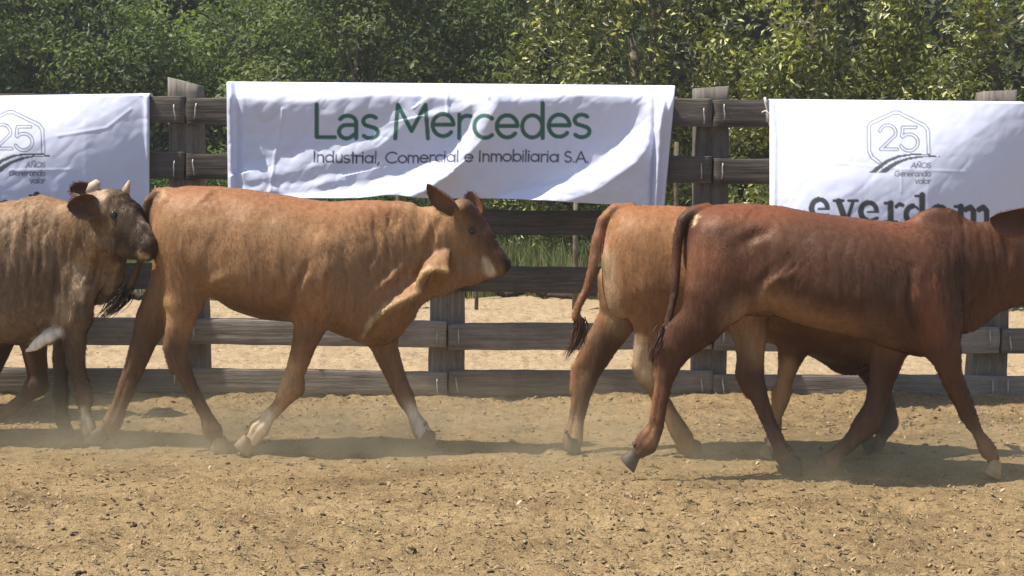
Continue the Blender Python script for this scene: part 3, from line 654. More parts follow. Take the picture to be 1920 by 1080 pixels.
# ------------------------------------------------------------------ cattle
def hermite(xs, ys, x):
    xs, ys = np.asarray(xs, float), np.asarray(ys, float)
    d = np.diff(ys) / np.diff(xs); m = np.zeros_like(ys)
    for i in range(1, len(xs) - 1):
        m[i] = 0 if d[i - 1] * d[i] <= 0 else 2 * d[i - 1] * d[i] / (d[i - 1] + d[i])
    m[0], m[-1] = d[0], d[-1]
    x = np.clip(x, xs[0], xs[-1]); k = np.clip(np.searchsorted(xs, x) - 1, 0, len(xs) - 2)
    h = xs[k + 1] - xs[k]; t = (x - xs[k]) / h
    return ((2 * t ** 3 - 3 * t ** 2 + 1) * ys[k] + (t ** 3 - 2 * t ** 2 + t) * h * m[k]
            + (-2 * t ** 3 + 3 * t ** 2) * ys[k + 1] + (t ** 3 - t ** 2) * h * m[k + 1])
class Field:
    """a distance field on a grid, grown from tapered limbs and a lofted barrel, blended smoothly"""
    def __init__(s, lo, hi, h):
        s.h = h; s.lo = np.array(lo, float); s.n = np.ceil((np.array(hi) - s.lo) / h).astype(int) + 1
        s.ax = [s.lo[i] + h * np.arange(s.n[i]) for i in range(3)]
        s.F = np.full(s.n, 0.25, np.float32)
    def sub(s, lo, hi):
        a = np.clip(np.floor((np.array(lo) - s.lo) / s.h).astype(int), 0, s.n); b = np.clip(np.ceil((np.array(hi) - s.lo) / s.h).astype(int) + 1, 0, s.n)
        sl = tuple(slice(a[i], b[i]) for i in range(3))
        X = s.ax[0][sl[0]][:, None, None]; Y = s.ax[1][sl[1]][None, :, None]; Z = s.ax[2][sl[2]][None, None, :]
        return sl, X, Y, Z
    def blend(s, sl, d, k):
        A = s.F[sl]; hh = np.maximum(k - np.abs(A - d), 0) / k
        s.F[sl] = np.minimum(A, d) - hh * hh * k * 0.25
    def chain(s, ch, k):
        """a limb of tapered pieces: hard union along itself, one soft blend with what is there"""
        P = np.array([c[0] for c in ch]); rm = max(c[1] * max(c[2], 1) for c in ch) + k + 0.05
        sl, X, Y, Z = s.sub(P.min(0) - rm, P.max(0) + rm)
        if 0 in s.F[sl].shape: return
        a0 = [q.start for q in sl]; G = np.full(s.F[sl].shape, 0.25, np.float32)
        for (A, ra, qa), (B, rb, qb) in zip(ch[:-1], ch[1:]):
            A, B = np.array(A), np.array(B); r = max(ra * max(qa, 1), rb * max(qb, 1)) + k + 0.05
            s2, X, Y, Z = s.sub(np.minimum(A, B) - r, np.maximum(A, B) + r)
            g = tuple(slice(q.start - o, q.stop - o) for q, o in zip(s2, a0))
            D = B - A; L = max(D @ D, 1e-9)
            t = np.clip(((X - A[0]) * D[0] + (Y - A[1]) * D[1] + (Z - A[2]) * D[2]) / L, 0, 1)
            ts = t * t * (3 - 2 * t); rr = ra + (rb - ra) * (0.5 * t + 0.5 * ts); q = qa + (qb - qa) * t
            d = np.sqrt((X - A[0] - t * D[0]) ** 2 + (Z - A[2] - t * D[2]) ** 2 + ((Y - A[1] - t * D[1]) / q) ** 2) - rr
            G[g] = np.minimum(G[g], (d * np.minimum(1, q)).astype(np.float32))
        s.blend(sl, G, k)
    def barrel(s, st, yc, k, egg=0.10, nexp=2.25):
        x = [a[0] for a in st]; hi_z = [a[1] for a in st]; lo_z = [a[2] for a in st]; w = [a[3] for a in st]
        m = 0.1
        sl, X, Y, Z = s.sub((x[0] - m, yc - max(w) - m, min(lo_z) - m), (x[-1] + m, yc + max(w) + m, max(hi_z) + m))
        xv = X[:, 0, 0]; T = hermite(x, hi_z, xv)[:, None, None]; Bm = hermite(x, lo_z, xv)[:, None, None]; W = hermite(x, w, xv)[:, None, None]
        zc = (T + Bm) / 2; hz = (T - Bm) / 2; u = (Z - zc) / hz
        We = W * (1 - egg * np.clip(u, -1, 1))
        q = (np.abs(u) ** nexp + np.abs((Y - yc) / We) ** nexp) ** (1 / nexp)
        d = (q - 1) * np.minimum(hz, W)
        ex = np.maximum(np.maximum(x[0] - X, X - x[-1]), 0)
        d = np.where(ex > 0, np.sqrt(np.maximum(d, 0) ** 2 + ex ** 2), d)
        s.blend(sl, d.astype(np.float32), k)
    def mesh(s):
        F = s.F; S = F < 0; nx, ny, nz = F.shape
        cnt = np.zeros((nx - 1, ny - 1, nz - 1), np.int8)
        C = [(i, j, k) for i in (0, 1) for j in (0, 1) for k in (0, 1)]
        for i, j, k in C: cnt += S[i:nx - 1 + i, j:ny - 1 + j, k:nz - 1 + k]
        act = (cnt > 0) & (cnt < 8); idx = np.argwhere(act)
        ids = np.full(act.shape, -1, np.int32); ids[act] = np.arange(len(idx))
        vals = {c: F[idx[:, 0] + c[0], idx[:, 1] + c[1], idx[:, 2] + c[2]] for c in C}
        acc = np.zeros((len(idx), 3)); num = np.zeros(len(idx))
        for a in C:
            for b in C:
                if sum(abs(p - q) for p, q in zip(a, b)) == 1 and a < b:
                    va, vb = vals[a], vals[b]; cr = (va < 0) != (vb < 0)
                    t = np.where(cr, va / np.where(cr, va - vb, 1), 0)
                    p = np.array(a)[None] + (np.array(b) - np.array(a))[None] * t[:, None]
                    acc += p * cr[:, None]; num += cr
        V = s.lo + s.h * (idx + acc / num[:, None])
        Q = []
        for ax in range(3):
            o1, o2 = [(1, 2), (2, 0), (0, 1)][ax]
            sl0 = [slice(None)] * 3; sl1 = [slice(None)] * 3
            sl0[ax] = slice(0, -1); sl1[ax] = slice(1, None)
            s0, s1 = S[tuple(sl0)], S[tuple(sl1)]
            for flip in (0, 1):
                e = np.argwhere((s0 & ~s1) if not flip else (~s0 & s1))
                ok = (e[:, o1] > 0) & (e[:, o2] > 0) & (e[:, o1] < act.shape[o1]) & (e[:, o2] < act.shape[o2]); e = e[ok]
                def cell(d1, d2):
                    c = e.copy(); c[:, o1] -= d1; c[:, o2] -= d2; return ids[c[:, 0], c[:, 1], c[:, 2]]
                q = np.stack([cell(1, 1), cell(0, 1), cell(0, 0), cell(1, 0)], 1)
                Q.append(q if not flip else q[:, ::-1])
        Q = np.concatenate(Q); Q = Q[(Q >= 0).all(1)]
        for it in range(2):
            a = np.concatenate([Q[:, i] for i in range(4)]); b = np.concatenate([Q[:, (i + 1) % 4] for i in range(4)])
            n = np.bincount(a, minlength=len(V)) + np.bincount(b, minlength=len(V))
            G = np.stack([(np.bincount(a, V[b, i], len(V)) + np.bincount(b, V[a, i], len(V))) / np.maximum(n, 1) for i in range(3)], 1)
            V = V * 0.5 + G * 0.5
        return V, Q
def poly_dist(px, pz, pts):
    best = np.full(len(px), 1e9)
    for (ax, az), (bx, bz) in zip(pts[:-1], pts[1:]):
        dx, dz = bx - ax, bz - az; L = dx * dx + dz * dz + 1e-12
        t = np.clip(((px - ax) * dx + (pz - az) * dz) / L, 0, 1)
        best = np.minimum(best, np.hypot(px - ax - t * dx, pz - az - t * dz))
    return best
def fold_weight(px, pz, pts, w):
    best = np.full(len(px), 1e9); par = np.zeros(len(px))
    Ls = [math.hypot(b[0] - a[0], b[1] - a[1]) for a, b in zip(pts[:-1], pts[1:])]; tot = sum(Ls); acc = 0
    for (ax, az), (bx, bz), L in zip(pts[:-1], pts[1:], Ls):
        dx, dz = bx - ax, bz - az
        t = np.clip(((px - ax) * dx + (pz - az) * dz) / (L * L + 1e-9), 0, 1); d = np.hypot(px - ax - t * dx, pz - az - t * dz)
        m = d < best; best = np.where(m, d, best); par = np.where(m, (acc + t * L) / tot, par); acc += L
    return np.exp(-(best / w) ** 2) * np.sin(np.pi * (0.08 + 0.84 * par)) ** 0.7
def to_px(V):
    """photograph pixel of world points, used to place coat patches, painted light and shade, and folds on the modelled hide"""
    d = V - np.array((0, 0, CAM_H))
    f = d[:, 1] * CT - d[:, 2] * ST; u = d[:, 1] * ST + d[:, 2] * CT
    return 960 + FPX * d[:, 0] / f, 540 - FPX * u / f

def make_hoof(root, P, ang, L, mat, base):
    """cloven hoof: two tapered toes, P the coronet centre, ang the toe direction below horizontal"""
    V, Q = [], []; n = 10
    ca, sa = math.cos(ang), math.sin(ang)
    for side in (-1, 1):
        b = len(V)
        for lev, (f, sx, sy, off) in enumerate(((-0.15, .30, .16, -.02), (0.1, .36, .20, 0), (0.55, .46, .22, .06), (0.95, .54, .23, .12), (1.0, .50, .20, .12))):
            for i in range(n):
                t = 2 * math.pi * i / n
                lx = L * (off + sx * math.cos(t) * (1.0 if math.cos(t) < 0 else 1.15)); ly = L * (side * .235 + sy * math.sin(t) - side * 0.06 * max(math.cos(t), 0)); lz = -L * 0.8 * f
                V.append((P[0] + lx * ca + lz * sa, P[1] + ly, P[2] - lx * sa + lz * ca))
        for lev in range(4):
            for i in range(n):
                j = (i + 1) % n
                Q.append((b + lev * n + i, b + lev * n + j, b + lev * n + n + j, b + lev * n + n + i))
        for ring, rev in ((4, False), (0, True)):
            c = len(V); V.append(tuple(np.mean(V[b + ring * n:b + ring * n + n], 0)))
            for i in range(0, n, 2):
                f = (c, b + ring * n + i, b + ring * n + i + 1, b + ring * n + (i + 2) % n)
                Q.append(f if rev else f[::-1])
    T = []
    for side in (-1, 1):            # dewclaws behind the fetlock
        b = len(V); lx, ly, lz = -.50 * L, side * .22 * L, .42 * L
        c = np.array((P[0] + lx * ca + lz * sa, P[1] + ly, P[2] - lx * sa + lz * ca)); r = .13 * L
        V += [tuple(c + np.array(q) * r) for q in ((1, 0, 0), (-1, 0, 0), (0, 1, 0), (0, -1, 0), (0, 0, 1), (-.3, 0, -1.5))]
        T += [(b + i, b + j, b + k) for i, j, k in ((0, 2, 4), (2, 1, 4), (1, 3, 4), (3, 0, 4), (2, 0, 5), (1, 2, 5), (3, 1, 5), (0, 3, 5))]
    return mesh_obj('hoof', np_mesh('hoof', np.array(V) - base, Q, T), mat, root)
def make_ear(root, A, B, width, face, base, curl=0.35, col=(.2, .1, .05), inner=(.12, .06, .04), mat=None):
    """leaf shaped cupped ear from root A to tip B, opening towards 'face'"""
    A, B = np.array(A), np.array(B); ax = B - A; L = np.linalg.norm(ax); ax /= L
    f = np.array(face, float); f -= ax * (f @ ax); f /= np.linalg.norm(f); sd = np.cross(ax, f)
    nu, nv = 16, 11; V = []; C = []
    for layer in (0, 1):
        for i in range(nu):
            t = i / (nu - 1)
            w = width * 0.5 * (0.30 * (1 - t) ** 2 + max(math.sin(math.pi * min(1, 0.04 + 0.96 * t) ** 0.95), 0) ** 0.6) + 0.0012
            for j in range(nv):
                s = 2 * j / (nv - 1) - 1
                cup = curl * w * (s * s * 1.6 - 1.0) * (1.1 - 0.5 * t) + 0.006 * math.sin(7 * t + 3 * s)
                th = (0.007 * (1 - t) + 0.0025) * (1 - abs(s) ** 3) * (-1 if layer else 0.0)
                V.append(A + ax * (t * L) + sd * (s * w * (1 - 0.2 * curl)) + f * (cup + th - 0.02 * t * t))
                e = min(1, abs(s) ** 3 + 0.0)
                C.append(np.array(col) if layer else np.array(inner) * (1 - e) + np.array(col) * e)
    Q = []
    for layer in (0, 1):
        o = layer * nu * nv
        for i in range(nu - 1):
            for j in range(nv - 1):
                q = (o + i * nv + j, o + i * nv + j + 1, o + (i + 1) * nv + j + 1, o + (i + 1) * nv + j)
                Q.append(q if layer else q[::-1])
    r_ = np.random.default_rng(int(width * 1e5)); T = []
    for i in range(260):            # hair along the rim and in the cup
        t = r_.uniform(.06, .97); s = r_.choice((-1, 1)) if i < 150 else r_.uniform(-.8, .8)
        w = width * 0.5 * (0.30 * (1 - t) ** 2 + max(math.sin(math.pi * (0.04 + 0.96 * t) ** 0.95), 0) ** 0.6)
        p = A + ax * (t * L) + sd * (s * w * (1 - 0.2 * curl)) + f * (curl * w * (s * s * 1.6 - 1.0) * (1.1 - 0.5 * t) - .02 * t * t)
        d = ax * r_.uniform(.4, 1) + sd * (s * .5 + r_.normal(0, .2)) + f * r_.uniform(.05, .4); l = r_.uniform(.008, .020); e = np.cross(d, f) * .0012
        o = len(V); V += [p - e, p + e, p + d * l]; T.append((o, o + 1, o + 2)); C += [np.array(col) * r_.uniform(.7, 1.5)] * 3
    me = np_mesh('ear', np.array(V) - base, Q, T); set_col(me, 'Coat', C)
    return mesh_obj('ear', me, M['coat'], root)
def tube_mesh(name, pts, radii, n=8, jitter=0.0, seed=0, base=(0, 0, 0)):
    pts = np.array(pts, float); V, Q = [], []; r_ = np.random.default_rng(seed)
    up = np.array((0.13, 0.97, 0.2))
    for i, p in enumerate(pts):
        d = pts[min(i + 1, len(pts) - 1)] - pts[max(i - 1, 0)]; d /= np.linalg.norm(d) + 1e-9
        a = np.cross(d, up); a /= np.linalg.norm(a) + 1e-9; b = np.cross(d, a)
        for j in range(n):
            t = 2 * math.pi * j / n; rr = radii[i] * (1 + jitter * r_.uniform(-1, 1))
            V.append(p + rr * (a * math.cos(t) + b * math.sin(t)))
        if i:
            o = (i - 1) * n
            for j in range(n): Q.append((o + j, o + (j + 1) % n, o + n + (j + 1) % n, o + n + j))
    T = []
    for ring in (0, len(pts) - 1):
        c = len(V); V.append(pts[ring])
        for j in range(n):
            t = (c, ring * n + j, ring * n + (j + 1) % n); T.append(t if ring else t[::-1])
    return np_mesh(name, np.array(V) - np.array(base), Q, T)
def make_switch(root, pts, base, col, n=70, spread=0.02, seed=0):
    """the tassel of long hair at the end of a tail, strand by strand"""
    r_ = np.random.default_rng(seed); pts = np.array(pts, float); V, T, C = [], [], []
    m = len(pts)
    for s in range(n):
        off = r_.normal(0, 1, 3) * spread; stop = r_.uniform(0.65, 1.0); start = r_.uniform(0, 0.3)
        wav = r_.normal(0, 0.006, 3); tone = r_.uniform(0.6, 1.3)
        o = len(V); K = 7
        for i in range(K):
            t = start + (stop - start) * i / (K - 1); x = t * (m - 1); k = min(int(x), m - 2); c = pts[k] + (pts[k + 1] - pts[k]) * (x - k)
            env = math.sin(min(1, 0.25 + t) * math.pi * 0.62) * (1.0 - 0.55 * t * t)
            c = c + off * env + wav * math.sin(5 * t + s); w = 0.0042 * (1 - 0.8 * i / (K - 1))
            for j in range(3):
                a = 2.1 * j + s; V.append(c + w * np.array((math.cos(a), math.sin(a), 0.3 * math.sin(a * 2)))); C.append(np.array(col) * tone)
        for i in range(K - 1):
            for j in range(3):
                a, b = o + i * 3 + j, o + i * 3 + (j + 1) % 3; T += [(a, b, b + 3), (a, b + 3, a + 3)]
    me = np_mesh('tail_switch', np.array(V) - base, None, T); set_col(me, 'Coat', C)
    return mesh_obj('tail_switch', me, M['coat'], root)
def make_eye(root, P, r, base, lid_col):
    n, m = 14, 8; V, Q = [], []
    for i in range(m + 1):
        a = math.pi * i / m
        for j in range(n):
            b = 2 * math.pi * j / n
            V.append((P[0] + r * math.sin(a) * math.cos(b), P[1] + r * .8 * math.cos(a), P[2] + r * math.sin(a) * math.sin(b)))
    for i in range(m):
        for j in range(n): Q.append((i * n + j, i * n + n + j, i * n + n + (j + 1) % n, i * n + (j + 1) % n))
    e = mesh_obj('eye', np_mesh('eye', np.array(V) - base, Q), M['eye'], root)
    return e

def make_fur(root, V, nor, col, base, c):
    """short hairs lying back along the hide"""
    r_ = np.random.default_rng(c['seed']); n = c.get('hairs', 60000); L0 = c.get('hair', .013)
    seen = np.nonzero((nor[:, 1] < .35) & (V[:, 2] > .10) & (col[:, 0] < .5))[0]
    i = seen[r_.integers(0, len(seen), n)]
    P = V[i] + r_.normal(0, .004, (n, 3)); Nn = nor[i]
    P -= Nn * ((P - V[i]) * Nn).sum(1)[:, None]
    flow = np.array((-.45, 0, -1.0)) + .55 * np.stack([vnoise(P[:, 0] * 5, P[:, 2] * 5, None, c['seed'] + 3), 0 * P[:, 0], vnoise(P[:, 0] * 5, P[:, 2] * 5, None, c['seed'] + 4)], 1) + r_.normal(0, .16, (n, 3))
    flow -= Nn * (flow * Nn).sum(1)[:, None]; flow /= np.linalg.norm(flow, axis=1)[:, None] + 1e-6
    L = L0 * r_.uniform(.5, 1.3, n)[:, None]; lift = r_.uniform(.06, .22, n)[:, None] * c.get('lift', 1.0)
    side = np.cross(flow, Nn) * (.0011 * r_.uniform(.6, 1.4, n)[:, None])
    A = P - Nn * .002
    Vh = np.stack([A - side, A + side, P + flow * L * .6 + Nn * L * lift * .8 + side * .6, P + flow * L + Nn * L * lift], 1).reshape(-1, 3)
    k = 4 * np.arange(n)[:, None]; T = np.concatenate([k + np.array([[0, 1, 2]]), k + np.array([[0, 2, 3]])])
    me = np_mesh('hair', Vh - base, None, T); cc = col[i] * r_.uniform(.72, 1.32, (n, 1))
    set_col(me, 'Coat', np.clip(np.repeat(cc, 4, 0), .003, 1))
    nn = np.repeat(Nn + r_.normal(0, .12, (n, 3)), 4, 0); nn /= np.linalg.norm(nn, axis=1)[:, None]
    me.normals_split_custom_set_from_vertices(nn.tolist())
    o = mesh_obj('hair', me, M['coat'], root); o['kind'] = 'stuff'

def make_cow(c):
    Yc = c['Y']; base = np.array((at(c['cx'], 700, Yc)[0], Yc, 0.0))
    root = empty(c['name'], base); tag(root, c['label'], c['cat'], c.get('group'))
    S = lambda Y: Y / FPX
    allp = []
    def node(n):
        px, py, r, dy = n[:4]; q = n[4] if len(n) > 4 else 0.7
        x, y, z = at(px, py, Yc + dy); r = r * S(Yc + dy)
        z = max(z, r * 0.75) if n[2] < 40 else z
        allp.append((x, y, z, r * max(1, q))); return (x, y, z), r, q
    slim = lambda ch: [(n[0], n[1], n[2] * (.82 if n[2] < 30 and not (0 < i < len(ch) - 1 and n[2] >= ch[i - 1][2] and n[2] >= ch[i + 1][2]) else 1.0 if n[2] < 36 else 1.0)) + tuple(n[3:]) for i, n in enumerate(ch)] if len(ch) >= 7 and ch[0][2] > 35 else ch
    chains = [([node(n) for n in slim(ch)], k) for ch, k in c['chains']]
    st = [(at(x, 540, Yc)[0], at(x, t, Yc)[2], at(x, b, Yc)[2], w) for x, t, b, w in c['barrel']]
    for x, t, b, w in st: allp += [(x, Yc - w, t, .02), (x, Yc + w, b, .02)]
    A = np.array(allp); lo = (A[:, :3] - A[:, 3:]).min(0) - 0.05; hi = (A[:, :3] + A[:, 3:]).max(0) + 0.05
    lo[2] = max(lo[2], -0.02)
    fld = Field(lo, hi, c.get('h', 0.009))
    fld.barrel(st, Yc, 0.03, c.get('egg', 0.10))
    for ch, k in chains:
        fld.chain(ch, k)
    V, Q = fld.mesh()
    me = np_mesh('body', V - base, Q)
    nor = np.zeros(len(V) * 3, np.float32); me.vertex_normals.foreach_get('vector', nor); nor = nor.reshape(-1, 3)
    px, py = to_px(V)
    near = np.clip(-nor[:, 1] * 2.0 + 0.25, 0, 1)
    off = np.zeros(len(V)); wob = fbm(V[:, 0] * 9, V[:, 1] * 9, V[:, 2] * 9, c['seed'] + 77, 3)
    for pts, w, amp in c.get('folds', ()):
        off += amp * c.get('foldk', .85) * fold_weight(px + 4 * wob, py + 3 * wob, pts, w * 1.1) * (1 + .3 * wob) * near
    for ch, k in c['chains']:           # tendon line down each cannon
        low = [n for n in ch[len(ch) // 2:] if 10 < n[2] < 27]
        if len(ch) >= 7 and ch[0][2] > 35 and len(low) > 2:
            off += -.0055 * fold_weight(px, py, [(n[0] - n[2] * .22, n[1] - n[2] * .1) for n in low], 3.2) * near
            off += .0035 * fold_weight(px, py, [(n[0] - n[2] * .55, n[1] - n[2] * .2) for n in low], 3.0) * near
    for cx, cy, rx, ry, ang, fr, amp in c.get('wrinkles', ()):
        ca, sa = math.cos(R(ang)), math.sin(R(ang)); m = np.exp(-(((px - cx) / rx) ** 2 + ((py - cy) / ry) ** 2) ** 2)
        s_, t_ = (px - cx) * ca + (py - cy) * sa, -(px - cx) * sa + (py - cy) * ca
        w = vnoise(s_ / fr + .35 * wob, t_ / (fr * 5.5), None, c['seed'] + 91); off += amp * (np.abs(w) ** .7 - .4) * m * near
    # ribs, muscle unevenness, loose skin
    off += 0.0032 * fbm(V[:, 0] * 5, V[:, 1] * 5, V[:, 2] * 4, c['seed'], 3)
    off += c.get('shag', 0.0015) * fbm(V[:, 0] * 45, V[:, 1] * 45, V[:, 2] * 10, c['seed'] + 5, 3)
    V = V + nor * off[:, None]
    me.vertices.foreach_set('co', (V - base).astype(np.float32).ravel()); me.update()
    # coat, with some light and shade painted in
    col = np.tile(np.array(c['coat']), (len(V), 1))
    n1 = fbm(V[:, 0] * 3.5, V[:, 1] * 3.5, V[:, 2] * 3.5, c['seed'] + 40, 4)
    col *= (1 + 0.24 * n1)[:, None]
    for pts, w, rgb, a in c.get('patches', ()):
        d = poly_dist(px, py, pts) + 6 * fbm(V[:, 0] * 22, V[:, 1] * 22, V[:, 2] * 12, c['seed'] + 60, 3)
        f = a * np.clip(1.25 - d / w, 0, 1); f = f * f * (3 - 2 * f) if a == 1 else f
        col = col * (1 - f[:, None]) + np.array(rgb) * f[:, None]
    dust = np.clip(1 - V[:, 2] / 0.22, 0, 1)[:, None] * 0.45 * np.clip(0.6 + n1, 0, 1)[:, None]
    col = col * (1 - dust) + np.array((0.36, 0.26, 0.15)) * dust
    for pts, w, rgb in c.get('socks_and_rim', ()):
        f = np.clip(1.3 - (poly_dist(px, py, pts) + 4 * n1) / w, 0, 1)[:, None]; col = col * (1 - f) + np.array(rgb) * f
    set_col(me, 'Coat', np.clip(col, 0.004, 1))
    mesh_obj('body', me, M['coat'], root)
    make_fur(root, V, nor, col, base, c)
    for px_, py_, dy, ang, L, pale in c['hooves']:
        P = np.array(at(px_, py_, Yc + dy)); L = L * S(Yc)
        P[2] = max(P[2], 0.80 * L * math.cos(ang) + 0.28 * L * abs(math.sin(ang)) * (1 if ang < 0 else 1.6) - 0.006)
        make_hoof(root, P, ang, L, M['palehoof' if pale else 'hoof'], base)
    for a, da, b, db, w, face, curl, cc, ci in c.get('ears', ()):
        make_ear(root, at(*a, Yc + da), at(*b, Yc + db), w * S(Yc), face, base, curl, cc, ci)
    for pts, rad, mt in c.get('horns', ()):
        me = tube_mesh('horn', [at(x, y, Yc + d) for x, y, d in pts], [r * S(Yc) for r in rad], 10, 0.04, 3, base)
        mesh_obj('horn', me, M[mt], root)
    for x, y, d, r in c.get('eyes', ()): make_eye(root, at(x, y, Yc + d), r * S(Yc), base, None)
    for pts, sp, cc in c.get('switches', ()): make_switch(root, [at(x, y, Yc + d) for x, y, d in pts], base, cc, 90, sp, c['seed'])
    return root
TAN, RED, GREY, BUFF, CREAM, DARK = (.315, .175, .086), (.100, .042, .0235), (.205, .130, .076), (.50, .31, .16), (.62, .47, .31), (.045, .026, .017)
_edge = [(838, 508), (815, 504), (795, 512), (784, 528), (786, 548), (765, 560), (742, 571), (718, 585), (700, 602), (688, 618), (681, 632)]
_hang = [(838, 470), (822, 475), (812, 485), (805, 500), (795, 520), (770, 535), (748, 545), (728, 560), (716, 580), (706, 596), (698, 606)]
def _resamp(p, n):
    p = np.array(p, float); t = np.linspace(0, len(p) - 1, n); k = np.minimum(t.astype(int), len(p) - 2); return p[k] + (p[k + 1] - p[k]) * (t - k)[:, None]
